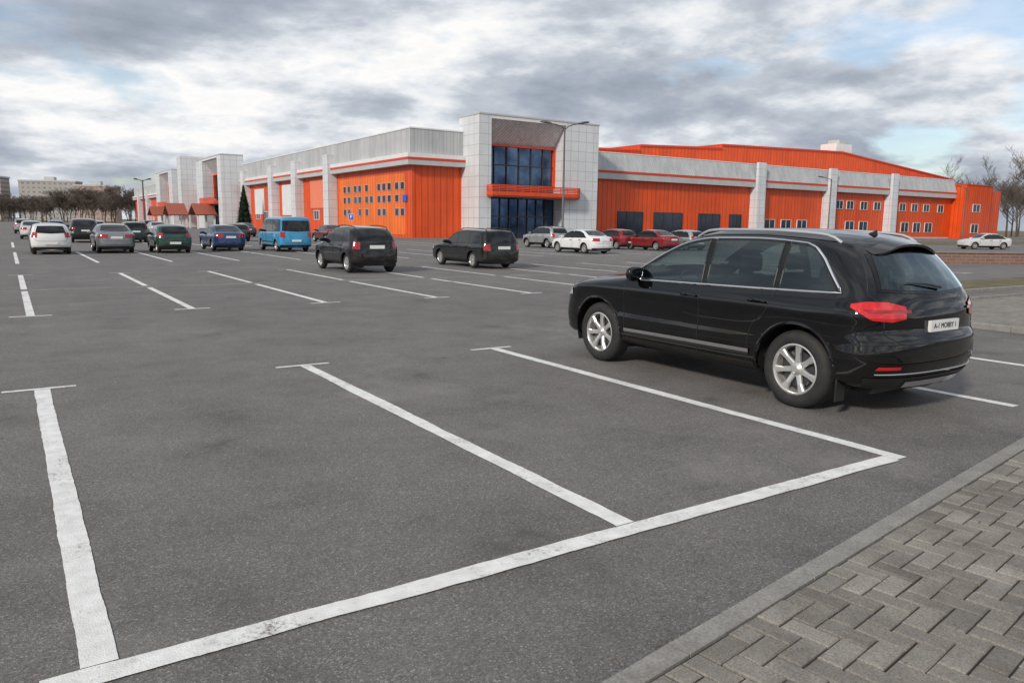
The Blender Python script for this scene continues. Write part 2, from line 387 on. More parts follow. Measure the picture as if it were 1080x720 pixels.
# ------------------------------------------------------------------ cars
def hermite(tab):
    tab = sorted(tab); xs = [p[0] for p in tab]; ys = [p[1] for p in tab]; n = len(xs)
    d = [(ys[i+1]-ys[i])/(xs[i+1]-xs[i]) for i in range(n-1)]
    m_ = [d[0]]+[0 if d[i-1]*d[i] <= 0 else 2*d[i-1]*d[i]/(d[i-1]+d[i]) for i in range(1, n-1)]+[d[-1]]
    def f(x):
        if x <= xs[0]: return ys[0]
        if x >= xs[-1]: return ys[-1]
        i = 0
        while x > xs[i+1]: i += 1
        h = xs[i+1]-xs[i]; t = (x-xs[i])/h
        return (2*t**3-3*t*t+1)*ys[i]+(t**3-2*t*t+t)*h*m_[i]+(-2*t**3+3*t*t)*ys[i+1]+(t**3-t*t)*h*m_[i+1]
    return f
def pip(px_, py_, poly):
    c = False; n = len(poly)
    for i in range(n):
        x1, y1 = poly[i]; x2, y2 = poly[(i+1) % n]
        if (y1 > py_) != (y2 > py_) and px_ < (x2-x1)*(py_-y1)/(y2-y1)+x1: c = not c
    return c
TYPES = {}
TYPES['suv'] = dict(
    zt=[(-2.4, 1.40), (-2.1, 1.50), (-1.9, 1.575), (-1.4, 1.665), (-.8, 1.70), (-.2, 1.69), (.12, 1.64), (.4, 1.53), (.75, 1.335), (1.04, 1.165), (1.3, 1.12), (1.8, 1.06), (2.15, .975), (2.4, .86)],
    xr=[(.25, -2.20), (.42, -2.32), (.60, -2.365), (.72, -2.355), (.79, -2.315), (.95, -2.30), (1.08, -2.275), (1.15, -2.235), (1.3, -2.12), (1.45, -1.98), (1.53, -1.91), (1.7, -1.85)],
    xf=[(.25, 2.26), (.4, 2.37), (.6, 2.40), (.8, 2.37), (.95, 2.30), (1.2, 2.2)],
    w=[(.2, .86), (.32, .915), (.42, .945), (.55, .955), (.72, .944), (.86, .952), (.94, .968), (.985, .957), (1.04, .922), (1.10, .89), (1.3, .83), (1.5, .76), (1.7, .68)],
    bulge=.026, holes=True,
    zb=.25, R=.14, ax=(1.45, -1.44), wr=.372, ww=.25, ra=.435, belt=[(-2, 1.145), (-1, 1.12), (.95, 1.09)], dt=.13,
    win=[(-.20, .95, -.17, .93), (-1.12, -.27, -1.12, -.26), (-1.80, -1.19, -1.53, -1.19)],
    rw=(1.15, .68, 1.46, .54), ws=(1.18, .70, 1.60, .56), tl=(.90, 1.06), hl=(.74, .90), de=.44)
TYPES['hatch'] = dict(
    zt=[(-1.98, 1.22), (-1.7, 1.33), (-1.3, 1.40), (-.6, 1.455), (-.1, 1.44), (.25, 1.37), (.6, 1.20), (.98, .985), (1.35, .92), (1.75, .83), (1.98, .70)],
    xr=[(.25, -1.87), (.45, -1.97), (.7, -1.96), (.92, -1.91), (1.1, -1.82), (1.3, -1.65), (1.45, -1.55)],
    xf=[(.25, 1.88), (.45, 1.97), (.7, 1.95), (.9, 1.85)],
    w=[(.18, .76), (.4, .825), (.6, .835), (.8, .84), (.9, .81), (1.2, .74), (1.46, .64)],
    zb=.2, R=.13, ax=(1.2, -1.24), wr=.30, ww=.19, ra=.345, belt=[(-2, .97), (.9, .92)], dt=.12,
    win=[(-.12, .88, -.08, .86), (-.95, -.2, -.9, -.18), (-1.5, -1.02, -1.3, -1.0)],
    rw=(1.0, .58, 1.30, .48), ws=(1.02, .62, 1.37, .5), tl=(.78, 1.02), hl=(.60, .76), de=.42)
TYPES['crossover'] = dict(
    zt=[(-2.03, 1.36), (-1.75, 1.48), (-1.3, 1.54), (-.6, 1.58), (-.1, 1.565), (.25, 1.49), (.6, 1.31), (1.0, 1.08), (1.35, 1.03), (1.75, .95), (2.02, .80)],
    xr=[(.28, -1.93), (.5, -2.03), (.75, -2.02), (1.0, -1.98), (1.2, -1.90), (1.4, -1.74), (1.55, -1.62)],
    xf=[(.28, 1.93), (.5, 2.02), (.8, 2.0), (1.0, 1.9)],
    w=[(.24, .80), (.4, .86), (.6, .865), (.85, .87), (.98, .84), (1.25, .77), (1.6, .66)],
    bulge=.02,
    zb=.27, R=.14, ax=(1.27, -1.31), wr=.325, ww=.20, ra=.375, belt=[(-2, 1.08), (.9, 1.02)], dt=.13,
    win=[(-.1, .9, -.06, .88), (-.98, -.18, -.95, -.16), (-1.6, -1.05, -1.45, -1.04)],
    rw=(1.10, .60, 1.40, .52), ws=(1.1, .64, 1.48, .54), tl=(.80, 1.04), hl=(.70, .88), de=.42)
TYPES['sedan'] = dict(
    zt=[(-2.25, 1.0), (-2.0, 1.045), (-1.65, 1.075), (-1.4, 1.17), (-1.05, 1.33), (-.7, 1.42), (-.1, 1.45), (.25, 1.39), (.6, 1.23), (1.05, .975), (1.5, .92), (2.0, .81), (2.25, .68)],
    xr=[(.22, -2.15), (.45, -2.25), (.8, -2.23), (1.05, -2.17), (1.4, -2.1)],
    xf=[(.22, 2.15), (.45, 2.25), (.7, 2.22), (.9, 2.1)],
    w=[(.18, .79), (.4, .855), (.6, .862), (.8, .868), (.9, .84), (1.2, .74), (1.46, .63)],
    zb=.2, R=.12, ax=(1.38, -1.28), wr=.315, ww=.2, ra=.36, belt=[(-2, .97), (.9, .93)], dt=.115,
    win=[(-.12, .92, -.08, .9), (-1.02, -.2, -1.0, -.18), (-1.45, -1.08, -1.2, -1.06)],
    rw=(1.10, .60, 1.34, .50), ws=(1.02, .64, 1.37, .52), tl=(.74, .93), hl=(.60, .76), de=.45)
TYPES['wagon'] = dict(
    zt=[(-2.3, 1.38), (-2.05, 1.44), (-1.6, 1.475), (-.6, 1.50), (-.1, 1.48), (.22, 1.41), (.6, 1.22), (1.02, .985), (1.5, .92), (2.0, .83), (2.28, .72)],
    xr=[(.22, -2.2), (.45, -2.29), (.75, -2.28), (.95, -2.25), (1.15, -2.18), (1.4, -2.05), (1.5, -2.0)],
    xf=[(.22, 2.2), (.45, 2.28), (.7, 2.26), (.9, 2.15)],
    w=[(.18, .78), (.4, .84), (.6, .848), (.8, .853), (.92, .83), (1.2, .745), (1.5, .66)],
    zb=.21, R=.11, ax=(1.38, -1.25), wr=.31, ww=.195, ra=.355, belt=[(-2, .96), (.9, .93)], dt=.11,
    win=[(-.1, .9, -.06, .88), (-.98, -.18, -.96, -.16), (-2.0, -1.05, -1.85, -1.04)],
    rw=(1.0, .64, 1.36, .56), ws=(1.02, .64, 1.4, .54), tl=(.68, .93), hl=(.60, .76), de=.35)
TYPES['van'] = dict(
    zt=[(-2.35, 1.89), (-2.1, 1.925), (-1, 1.94), (.35, 1.94), (.75, 1.88), (1.0, 1.68), (1.45, 1.20), (1.65, 1.10), (2.15, .98), (2.36, .84)],
    xr=[(.25, -2.28), (.5, -2.36), (.9, -2.355), (1.3, -2.33), (1.8, -2.27), (1.95, -2.24)],
    xf=[(.25, 2.25), (.5, 2.36), (.8, 2.33), (1.0, 2.2)],
    w=[(.2, .87), (.4, .915), (.7, .92), (1.0, .918), (1.15, .895), (1.5, .86), (1.95, .80)],
    zb=.24, R=.10, ax=(1.52, -1.40), wr=.32, ww=.205, ra=.37, belt=[(-2.4, 1.13), (1.3, 1.10)], dt=.17,
    win=[(.42, 1.32, .44, 1.30), (-.85, .30, -.85, .30), (-2.15, -.98, -2.12, -.98)],
    rw=(1.15, .74, 1.70, .68), ws=(1.24, .74, 1.78, .62), tl=(.78, 1.08), hl=(.66, .84), de=.24)

class CarShape:
    def __init__(s, P):
        s.P = P; s.zt = hermite(P['zt']); s.xr = hermite(P['xr']); s.xf = hermite(P['xf']); s.w = hermite(P['w']); s.belt = hermite(P['belt'])
        s.X0 = P['win'][-1][0]-.05; s.X1 = P['win'][0][1]+.03; s.XU = P['win'][-1][2]-.06; s.holes = P.get('holes', False)
        s.wins = []
        for (a0, a1, b0, b1) in P['win']:
            lo = [(a0+(a1-a0)*i/12, s.belt(a0+(a1-a0)*i/12)) for i in range(13)]
            hi = [(b0+(b1-b0)*i/12, s.topz(b0+(b1-b0)*i/12)) for i in range(13)]
            s.wins.append((lo, hi))
        s.build()
    def topz(s, x):
        return max(s.zt(x)-s.P['dt']-(.10 if s.holes else .04)*max(0, (s.XU+.22-x)/.22)**2, s.belt(x)+.012)
    def build(s):
        P = s.P; R = P['R']; Rb = .09; q = 2.6; p = 2.5; de = P['de']; zb = P['zb']; bg = P.get('bulge', .012)
        NE, NM, NB, NS, NT = 9, 84, 4, 30, 9
        if s.holes: NM, NS = 120, 44
        U = []
        for i in range(NE): ph = (i/NE)*pi/2; U.append(('r', (cos(ph))**(2/q), (sin(ph))**(2/q)))
        for i in range(NM+1): U.append(('m', i/NM, 1))
        for i in range(NE-1, -1, -1): ph = (i/NE)*pi/2; U.append(('f', (cos(ph))**(2/q), (sin(ph))**(2/q)))
        VV = []
        for i in range(NB): th = (i/NB)*pi/2; VV.append(('b', cos(th)**(2/p), sin(th)**(2/p)))
        for i in range(NS+1): VV.append(('m', i/NS, 1))
        for i in range(NT-1, -1, -1): th = (i/NT)*pi/2; VV.append(('t', cos(th)**(2/p), sin(th)**(2/p)))
        nu, nv = len(U), len(VV); pts = [[None]*nv for _ in range(nu)]
        for i, (ut, ua, uf) in enumerate(U):
            for j, (vt, va, vf) in enumerate(VV):
                z = .8; x = 0
                for it in range(14):
                    xr, xf = s.xr(z), s.xf(z)
                    xn = xr+de*(1-ua) if ut == 'r' else (xf-de*(1-ua) if ut == 'f' else (xr+de)+(xf-xr-2*de)*ua)
                    x = xn if it == 0 else .5*x+.5*xn
                    zt = s.zt(x)
                    zn = zb+Rb*(1-va) if vt == 'b' else (zt-R*(1-va) if vt == 't' else zb+Rb+(zt-R-zb-Rb)*va)
                    z = zn if it == 0 else .5*z+.5*zn
                taper = 1-.05*max(0, (x-.9)/1.4)**2-.035*max(0, (-x-1.0)/1.4)**2
                bl = sum(bg*math.exp(-((x-a)/.42)**2) for a in P['ax'])*math.exp(-((z-.66)/.26)**2)
                W = (s.w(z)+bl)*taper*uf*vf
                pts[i][j] = (x, W, z)
        verts = []; idx = {}
        for sg in (1, -1):
            for i in range(nu):
                for j in range(nv):
                    border = i in (0, nu-1) or j in (0, nv-1)
                    if sg == -1 and border: idx[(sg, i, j)] = idx[(1, i, j)]; continue
                    x, W, z = pts[i][j]; idx[(sg, i, j)] = len(verts); verts.append((x, sg*(0 if border else W), z))
        faces = []
        for sg in (1, -1):
            for i in range(nu-1):
                for j in range(nv-1):
                    f = [idx[(sg, i, j)], idx[(sg, i+1, j)], idx[(sg, i+1, j+1)], idx[(sg, i, j+1)]]
                    if sg == 1: f.reverse()
                    faces.append(tuple(f))
        s.bvh = BVHTree.FromPolygons(verts, faces)
        ra = P['ra']; wz = P['wr']+.01
        polys = [lo+hi[::-1] for lo, hi in s.wins]
        zl, yl, zh, yh = P['rw']; rp = [(-yl+.02, zl+.03), (0, zl+.005), (yl-.02, zl+.03), (yh-.02, zh-.02), (0, zh-.005), (-yh+.02, zh-.02)]
        zl, yl, zh, yh = P['ws']; fp = [(-yl+.05, zl+.05), (yl-.05, zl+.05), (yh-.05, zh-.05), (-yh+.05, zh-.05)]
        def cut(cx, cy, cz):
            if not s.holes or cz < 1.05: return False
            if abs(cy) > .6 and any(pip(cx, cz, pl) for pl in polys): return True
            if cx < -1.8 and pip(cy, cz, rp): return True
            if cx > .15 and pip(cy, cz, fp): return True
            return False
        keep = []
        for f in faces:
            cx = sum(verts[k][0] for k in f)/4; cys = sum(verts[k][1] for k in f)/4; cz = sum(verts[k][2] for k in f)/4; cy = abs(cys)
            if cy > .45 and any((cx-a)**2+(cz-wz)**2 < ra*ra for a in P['ax']): continue
            if cut(cx, cys, cz): continue
            keep.append(f)
        from collections import Counter
        ec = Counter()
        for f in keep:
            for k in range(4): ec[frozenset((f[k], f[(k+1) % 4]))] += 1
        bv = set(v for e_, n_ in ec.items() if n_ == 1 for v in e_)
        v2 = list(verts)
        for k in bv:
            x, y, z = verts[k]
            if abs(y) < .5 or z > 1: continue
            for a in P['ax']:
                d = math.hypot(x-a, z-wz)
                if d < ra+.06 and d > .01 and z > P['zb']+.06:
                    v2[k] = (a+(x-a)*ra/d, y, wz+(z-wz)*ra/d)
        me = bpy.data.meshes.new("car_body"); me.from_pydata(v2, [], keep)
        me.polygons.foreach_set("use_smooth", [True]*len(me.polygons)); me.update()
        bm = bmesh.new(); bm.from_mesh(me)
        if not s.holes: bmesh.ops.recalc_face_normals(bm, faces=bm.faces)
        else:
            cnt_ = sum(1 for f in bm.faces if f.normal.dot(f.calc_center_median()-Vector((0, 0, .8))) > 0)
            if cnt_ < len(bm.faces)/2: bmesh.ops.reverse_faces(bm, faces=bm.faces)
        bm.to_mesh(me); bm.free()
        s.mesh = me
    def cast(s, o, d, off):
        loc, nrm, _, _ = s.bvh.ray_cast(Vector(o), Vector(d))
        if loc is None: return None
        if nrm.dot(Vector(d)) > 0: nrm = -nrm
        return loc+nrm*off
    def side(s, x, z, sg, off=0): return s.cast((x, sg*3, z), (0, -sg, 0), off)
    def top(s, x, y, off=0): return s.cast((x, y, 4), (0, 0, -1), off)
    def end(s, y, z, sg, off=0): return s.cast((sg*6, y, z), (-sg, 0, 0), off)
    def cyl(s, c, ph, z, off=0): return s.cast((c[0]+4*cos(ph), c[1]+4*sin(ph), z), (-cos(ph), -sin(ph), 0), off)
def rs(pl, n):
    L_ = [0]
    for a, b2 in zip(pl, pl[1:]): L_.append(L_[-1]+math.dist(a, b2))
    out = []
    for i in range(n+1):
        t = L_[-1]*i/n; k = 0
        while k < len(pl)-2 and t > L_[k+1]: k += 1
        d = (L_[k+1]-L_[k]) or 1; q = (t-L_[k])/d
        out.append(tuple(pl[k][c]+(pl[k+1][c]-pl[k][c])*q for c in range(len(pl[0]))))
    return out
def patch(fn, low, up, n, m_, skip=None):
    lo, hi = rs(low, n), rs(up, n); grid = []
    par = []
    for i in range(n+1):
        col = []; pc_ = []
        for j in range(m_+1):
            t = j/m_; a = tuple(lo[i][c]*(1-t)+hi[i][c]*t for c in range(len(lo[i]))); pc_.append(a); col.append(fn(*a))
        grid.append(col); par.append(pc_)
    V = []; ix = {}; F = []
    for i in range(n+1):
        for j in range(m_+1):
            if grid[i][j] is not None: ix[(i, j)] = len(V); V.append(tuple(grid[i][j]))
    for i in range(n):
        for j in range(m_):
            k = [(i, j), (i+1, j), (i+1, j+1), (i, j+1)]
            if skip:
                cx = sum(par[q[0]][q[1]][0] for q in k)/4; cz = sum(par[q[0]][q[1]][1] for q in k)/4
                if skip(cx, cz): continue
            if all(q in ix for q in k): F.append(tuple(ix[q] for q in k))
    return V, F
SHAPES = {}; CACHE = {}
def make_wheel(car, P, x, sg, hero):
    wr, ww = P['wr'], P['ww']; seg = 56 if hero else 28
    key = (id(P), sg, hero)
    if key not in CACHE:
        h = ww/2; rr = wr*(.65 if hero else .64)
        tp = [(rr-.01, -h+.03), (rr+.015, -h+.004), (wr*.84, -h), (wr-.03, -h+.012), (wr-.008, -h+.035), (wr, -h+.06), (wr, h-.06), (wr-.008, h-.035), (wr-.03, h-.012), (wr*.84, h), (rr+.015, h-.004), (rr-.01, h-.03)]
        tv, tf = lathe(tp, seg)
        A = Acc()
        v, f = lathe([(rr+.004, h-.014), (rr-.008, h-.010), (rr-.018, h-.02), (rr-.024, h-.05), (rr-.03, -h+.02)], seg); A.add(v, f)
        if hero:
            ns = 7
            for k in range(ns):
                an = 2*pi*k/ns+pi/2
                for r0, r1, w0, w1, y0, y1 in ((.045, .15, .050, .040, h-.046, h-.026), (.15, rr-.012, .040, .066, h-.026, h-.020)):
                    P0 = Vector((cos(an), 0, sin(an)))*r0; P1 = Vector((cos(an), 0, sin(an)))*r1
                    t = (P1-P0).normalized(); n_ = Vector((-t.z, 0, t.x))
                    vs = []
                    for Pp, w_, yy in ((P0, w0, y0), (P1, w1, y1)):
                        for q, dy in ((-1, -.035), (-1, -.012), (-.6, 0), (.6, 0), (1, -.012), (1, -.035)):
                            vs.append(Pp+n_*w_*q*.6+Vector((0, yy+dy, 0)))
                    fs = [(i, i+1, i+7, i+6) for i in range(5)]+[(5, 0, 6, 11)]
                    A.add(vs, fs)
            v, f = lathe([(.0, h-.026), (.03, h-.026), (.036, h-.032), (.062, h-.042), (.078, h-.06), (.078, h-.09)], 24); A.add(v, f)
        else:
            ns = 7
            for k in range(ns):
                an = 2*pi*k/ns; P0 = Vector((cos(an), 0, sin(an)))*.03; P1 = Vector((cos(an), 0, sin(an)))*(rr-.012)
                t = (P1-P0).normalized(); n_ = Vector((-t.z, 0, t.x)); vs = []
                for Pp, w_ in ((P0, .04), (P1, .045)):
                    for q, dy in ((-1, -.05), (-.7, -.02), (.7, -.02), (1, -.05)): vs.append(Pp+n_*w_*.5*q+Vector((0, h+dy, 0)))
                A.add(vs, [(0, 1, 5, 4), (1, 2, 6, 5), (2, 3, 7, 6)])
            v, f = lathe([(0, h-.015), (.05, h-.02), (.055, h-.05)], 14); A.add(v, f)
        dv, df = lathe([(0, h-.085), (rr*.72, h-.085), (rr*.72, h-.11), (rr-.03, h-.12), (rr-.03, -h+.03), (0, -h+.03)], seg)
        def mk(nm, v, f, mat, sh):
            if sg < 0: v = [(a, -b2, c) for a, b2, c in v]
            me = bpy.data.meshes.new(nm); me.from_pydata([tuple(p) for p in v], [], f); me.materials.append(mat)
            me.polygons.foreach_set("use_smooth", [True]*len(me.polygons))
            bm = bmesh.new(); bm.from_mesh(me); bmesh.ops.recalc_face_normals(bm, faces=bm.faces); bm.to_mesh(me); bm.free()
            me.set_sharp_from_angle(angle=radians(sh)); return me
        CACHE[key] = (mk("wheel", dv, df, M['darkmetal'], 30), mk("tyre", tv, tf, M['rubber'], 50), mk("rim", A.v, A.f, M['alloy'], 35))
    a, b2, c = CACHE[key]
    y = SHAPES[P['name']].w(P['wr'])-ww/2-.008
    wo = reg(bpy.data.objects.new("wheel", a), car); wo.location = (x, sg*y, wr)
    wo.rotation_euler = (0, random.uniform(0, 6) if not hero else .35+x*.3, 0)
    reg(bpy.data.objects.new("tyre", b2), wo); reg(bpy.data.objects.new("rim", c), wo)

def build_parts(kind, opts):
    P = TYPES[kind]; P['name'] = kind
    if kind not in SHAPES: SHAPES[kind] = CarShape(P)
    S = SHAPES[kind]; hero = kind == 'suv' and opts.get('hero')
    out = []
    def add(nm, v, f, mat, smooth=True, sharp=40):
        if not f: return
        me = bpy.data.meshes.new(nm); me.from_pydata([tuple(p) for p in v], [], f); me.materials.append(mat)
        if smooth: me.polygons.foreach_set("use_smooth", [True]*len(me.polygons))
        bm = bmesh.new(); bm.from_mesh(me); bmesh.ops.recalc_face_normals(bm, faces=bm.faces); bm.to_mesh(me); bm.free()
        if smooth: me.set_sharp_from_angle(angle=radians(sharp))
        out.append((nm, me))
    def stube(fn, pts, r, off=0, n=6, closed=False):
        q = [fn(*p) for p in pts]; q = [x for x in q if x is not None]
        return tubemesh(q, r, n, closed)
    n1 = 24 if hero else 12
    bl = S.belt; dt = P['dt']; X0, X1, XU = S.X0, S.X1, S.XU; topz = S.topz
    polys = [lo+hi[::-1] for lo, hi in S.wins]
    for sg in (1, -1):
        sf = lambda x, z, o=.0: S.side(x, z, sg, o)
        xs = [X0+(X1-X0)*i/24 for i in range(25)]; xu = [XU+(X1-XU)*i/24 for i in range(25)]
        v, f = patch(lambda x, z: sf(x, z, .003), [(x, bl(x)-.022) for x in xs], [(x, topz(x)+.024) for x in xu], 200 if hero else 40, 26 if hero else 5,
                     (lambda x, z: any(pip(x, z, pl) for pl in polys)) if hero else None)
        add("window_surround", v, f, M['gloss_black'])
        for wi, (lo, hi) in enumerate(S.wins):
            v, f = patch(lambda x, z: sf(x, z, .007), lo, hi, n1, 6); add("side_window", v, f, M['glass'] if not hero else (M['clearglass'] if wi < 1 else M['tintglass']))
            if hero:
                ol = rs(lo+hi[::-1]+[lo[0]], 70)[:-1]; v, f = stube(lambda x, z: sf(x, z, .004), ol, .009, closed=True); add("window_seal", v, f, M['blackplastic'])
        outline = [(x, bl(x)-.016) for x in xs]+[(x, topz(x)+.018) for x in reversed(xu)]
        outline = rs(outline+[outline[0]], 110)[:-1]
        if hero or kind in ('wagon',):
            v, f = stube(lambda x, z: sf(x, z, .006), outline, .012 if hero else .006, closed=True); add("window_trim", v, f, M['chrome'] if hero else M['blackplastic'])
        wz = P['wr']+.01; ra = P['ra']
        xa = (P['win'][0][0]+P['win'][1][1])/2
        xb = (P['win'][1][0]+P['win'][2][1])/2
        zs = P['zb']+.10
        sr = .0045 if hero else .007
        xf_front = P['ax'][0]-ra
        segs = [[(xa, bl(xa)-.02), (xa+.01, zs+.02), (xa+.02, zs)],
                [(P['win'][0][1]-.02, bl(.9)-.02), (xf_front-.06, .8), (xf_front-.08, zs+.1), (xf_front-.12, zs), (xa, zs)],
                [(xb, bl(xb)-.02), (xb+.02, .92), (P['ax'][1]+ra+.05, .62), (P['ax'][1]+ra+.08, zs+.05), (P['ax'][1]+ra+.14, zs), (xa, zs)]]
        if hero: segs[2] = [(xb, bl(xb)-.02), (xb+.01, 1.0), (xb+.04, .90), (-.93, .74), (-.90, .60), (-.90, zs+.05), (-.84, zs), (xa, zs)]
        if kind == 'van': segs = [segs[0], [(-.92, 1.8), (-.92, zs)], [(1.1, 1.05), (1.05, zs), (.36, zs)]]
        for sgm in segs:
            v, f = stube(lambda x, z: sf(x, z, .0005), rs(sgm, 24), sr, n=5); add("door_seam", v, f, M['blackplastic'])
        for hx in (xa+.14, xb+.16 if kind != 'van' else -.7):
            z = bl(hx)-.14; q = [sf(hx-.1, z, .012), sf(hx-.07, z+.003, .035), sf(hx, z+.004, .038), sf(hx+.07, z+.003, .035), sf(hx+.1, z, .012)]
            v, f = tubemesh(q, .014, 8); add("door_handle", v, f, opts['paint'] if hero else M['blackplastic'])
        v, f = patch(lambda x, z: sf(x, z, .006), [(P['ax'][1]+ra+.01, P['zb']+.03), (P['ax'][0]-ra-.01, P['zb']+.03)], [(P['ax'][1]+ra+.03, P['zb']+.13), (P['ax'][0]-ra-.03, P['zb']+.13)], 16, 4)
        add("sill_trim", v, f, M['blackplastic'])
        if hero:
            for z0, z1, mt, of in ((.455, .492, M['chrome'], .016), (.425, .452, M['blackplastic'], .010)):
                v, f = patch(lambda x, z: sf(x, z, of), [(-.93, z0+.012), (.93, z0)], [(-.93, z1+.012), (.93, z1)], 24, 3); add("side_moulding", v, f, mt)
        elif kind == 'wagon' or kind == 'van':
            v, f = patch(lambda x, z: sf(x, z, .010), [(P['ax'][1]+ra+.02, .50), (P['ax'][0]-ra-.02, .50)], [(P['ax'][1]+ra+.02, .56), (P['ax'][0]-ra-.02, .56)], 16, 2); add("side_moulding", v, f, M['blackplastic'])
        for ax in P['ax']:
            pts = [(ax+(ra+.004)*cos(t), wz+(ra+.004)*sin(t)) for t in [(-.12+i*(pi+.24)/40) for i in range(41)]]
            pts = [q for q in pts if q[1] > P['zb']+.03]
            if hero or kind == 'crossover':
                v, f = stube(lambda x, z: sf(x, z, -.006), pts, .018 if hero else .03, n=8); add("wheel_arch_lip", v, f, opts['paint'] if hero else M['blackplastic'])
            lv = []; lf = []
            nn = 24
            for i in range(nn+1):
                t = -.35+i*(pi+.7)/nn
                for yy in (.90, .42): lv.append((ax+(ra+.012)*cos(t), sg*yy*S.w(.5)/.95, wz+(ra+.012)*sin(t)))
            for i in range(nn): lf.append((2*i, 2*i+1, 2*i+3, 2*i+2))
            cpt = len(lv); lv.append((ax, sg*.42*S.w(.5)/.95, wz))
            for i in range(nn): lf.append((2*i+1, 2*i+3, cpt))
            add("wheel_arch_liner", lv, lf, M['blackplastic'])
        z0, z1 = P['tl']
        xr = S.xr(z0); c = (xr+.7, .25*sg)
        def ang(px, py): return math.atan2((py-c[1])*sg, px-c[0])
        if hero: a0, a1 = ang(xr+.02, .54*sg), ang(xr+.33, .92*sg)
        elif kind == 'sedan': a0, a1 = ang(xr, .38*sg), ang(xr+.22, .82*sg)
        else: a0, a1 = ang(xr, .62*sg*S.w(.8)/.87), ang(xr+.16, .86*sg)
        fn = lambda ph, z, of: S.cyl(c, ph*sg, z, of)
        if hero:
            lo = [(a0, z0+.02), (a0+(a1-a0)*.3, z0-.005), (a0+(a1-a0)*.65, z0+.01), (a1, z1-.05)]; hi = [(a0, z1-.035), (a0+(a1-a0)*.4, z1+.005), (a0+(a1-a0)*.75, z1+.005), (a1, z1-.02)]
            v, f = patch(lambda p_, z: fn(p_, z, .010), lo, hi, 26, 8); add("tail_lamp", v, f, M['tail'])
            lo = [(a0+.08, z0+.070), (a0+(a1-a0)*.72, z0+.075)]; hi = [(a0+.08, z0+.095), (a0+(a1-a0)*.80, z0+.10)]
            v, f = patch(lambda p_, z: fn(p_, z, .014), lo, hi, 20, 3)
            add("tail_lamp_band", v, f, M['taildark'])
            v, f = patch(lambda p_, z: fn(p_, z, .006), [(a0-.05, .475), (a0+(a1-a0)*.55, .475)], [(a0-.05, .505), (a0+(a1-a0)*.5, .505)], 14, 3); add("rear_reflector", v, f, M['tail'])
        else:
            v, f = patch(lambda p_, z: fn(p_, z, .008), [(a0, z0), (a1, z0+.02)], [(a0, z1), (a1, z1)], 10, 4); add("tail_lamp", v, f, M['taildark'])
        z0, z1 = P['hl']; xf_ = S.xf(z0); c2 = (xf_-.7, .2*sg)
        def ang2(px, py): return math.atan2((py-c2[1])*sg, px-c2[0])
        a0, a1 = ang2(xf_, .42*sg), ang2(xf_-.40, .9*sg)
        v, f = patch(lambda p_, z: S.cyl(c2, p_*sg, z, .008), [(a0, z0), (a1, z0+.07)], [(a0, z1-.03), (a1, z1-.005)], 16, 5); add("headlamp", v, f, M['clearlamp'])
        mx = P['win'][0][1]-.20; mz = bl(mx)+.05; my = S.w(mz)+.10
        bm = bmesh.new(); bmesh.ops.create_icosphere(bm, subdivisions=3, radius=1)
        for vv in bm.verts:
            q = vv.co; e_ = lambda t: math.copysign(abs(t)**.7, t)
            vv.co = Vector((mx+e_(q.x)*.075*(1 if q.x > 0 else .5), sg*my+e_(q.y)*.12, mz+e_(q.z)*(.085 if hero else .07)))
        me = bpy.data.meshes.new("side_mirror"); bm.to_mesh(me); bm.free(); me.materials.append(opts['paint'] if kind != 'van' else M['blackplastic']); me.polygons.foreach_set("use_smooth", [True]*len(me.polygons)); out.append(("side_mirror", me))
        b0 = Vector((mx, sg*(S.w(mz)-.03), mz-.05)); v, f = tubemesh([b0, b0+Vector((0, sg*.10, .01))], .025, 8); add("mirror_arm", v, f, M['blackplastic'])
        if hero or kind in ('crossover', 'wagon') or opts.get('rails'):
            xa_, xb_ = (P['win'][-1][2]-.12, .12)
            yy = S.w(1.5)*.82 if hero else S.w(1.4)*.78
            pts = []
            for i in range(25):
                t = i/24; x = xa_+(xb_-xa_)*t; h_ = (.04 if hero else .055)*min(1, min(t, 1-t)*12)**.6
                q = S.top(x, sg*(yy+.02*sin(pi*t)), 0)
                if q: pts.append(q+Vector((0, 0, h_)))
            v, f = tubemesh(pts, .016, 8); add("roof_rail", v, f, M['silvertrim'] if hero else M['blackplastic'])
    zl, yl, zh, yh = P['rw']
    rlo = [(-yl, zl+.02), (0, zl-.01), (yl, zl+.02)]; rhi = [(-yh, zh), (0, zh+.015), (yh, zh)]
    rp = [(-yl+.01, zl+.03), (0, zl), (yl-.01, zl+.03), (yh-.01, zh-.01), (0, zh+.005), (-yh+.01, zh-.01)]
    v, f = patch(lambda y, z: S.end(y, z, -1, .004), [(-yl-.04, zl+.0), (0, zl-.035), (yl+.04, zl)], [(-yh-.04, zh+.015), (0, zh+.03), (yh+.04, zh+.015)], 80 if hero else 26, 24 if hero else 8, (lambda y, z: pip(y, z, rp)) if hero else None); add("rear_window_surround", v, f, M['gloss_black'])
    v, f = patch(lambda y, z: S.end(y, z, -1, .008), rlo, rhi, 26, 8); add("rear_window", v, f, M['rearglass'] if hero else M['glass'])
    zl2, yl2, zh2, yh2 = P['ws']
    v, f = patch(lambda y, z: S.end(y, z, 1, .006), [(-yl2, zl2+.02), (0, zl2-.01), (yl2, zl2+.02)], [(-yh2, zh2), (0, zh2+.015), (yh2, zh2)], 26, 8); add("windscreen", v, f, M['clearglass'] if hero else M['glass'])
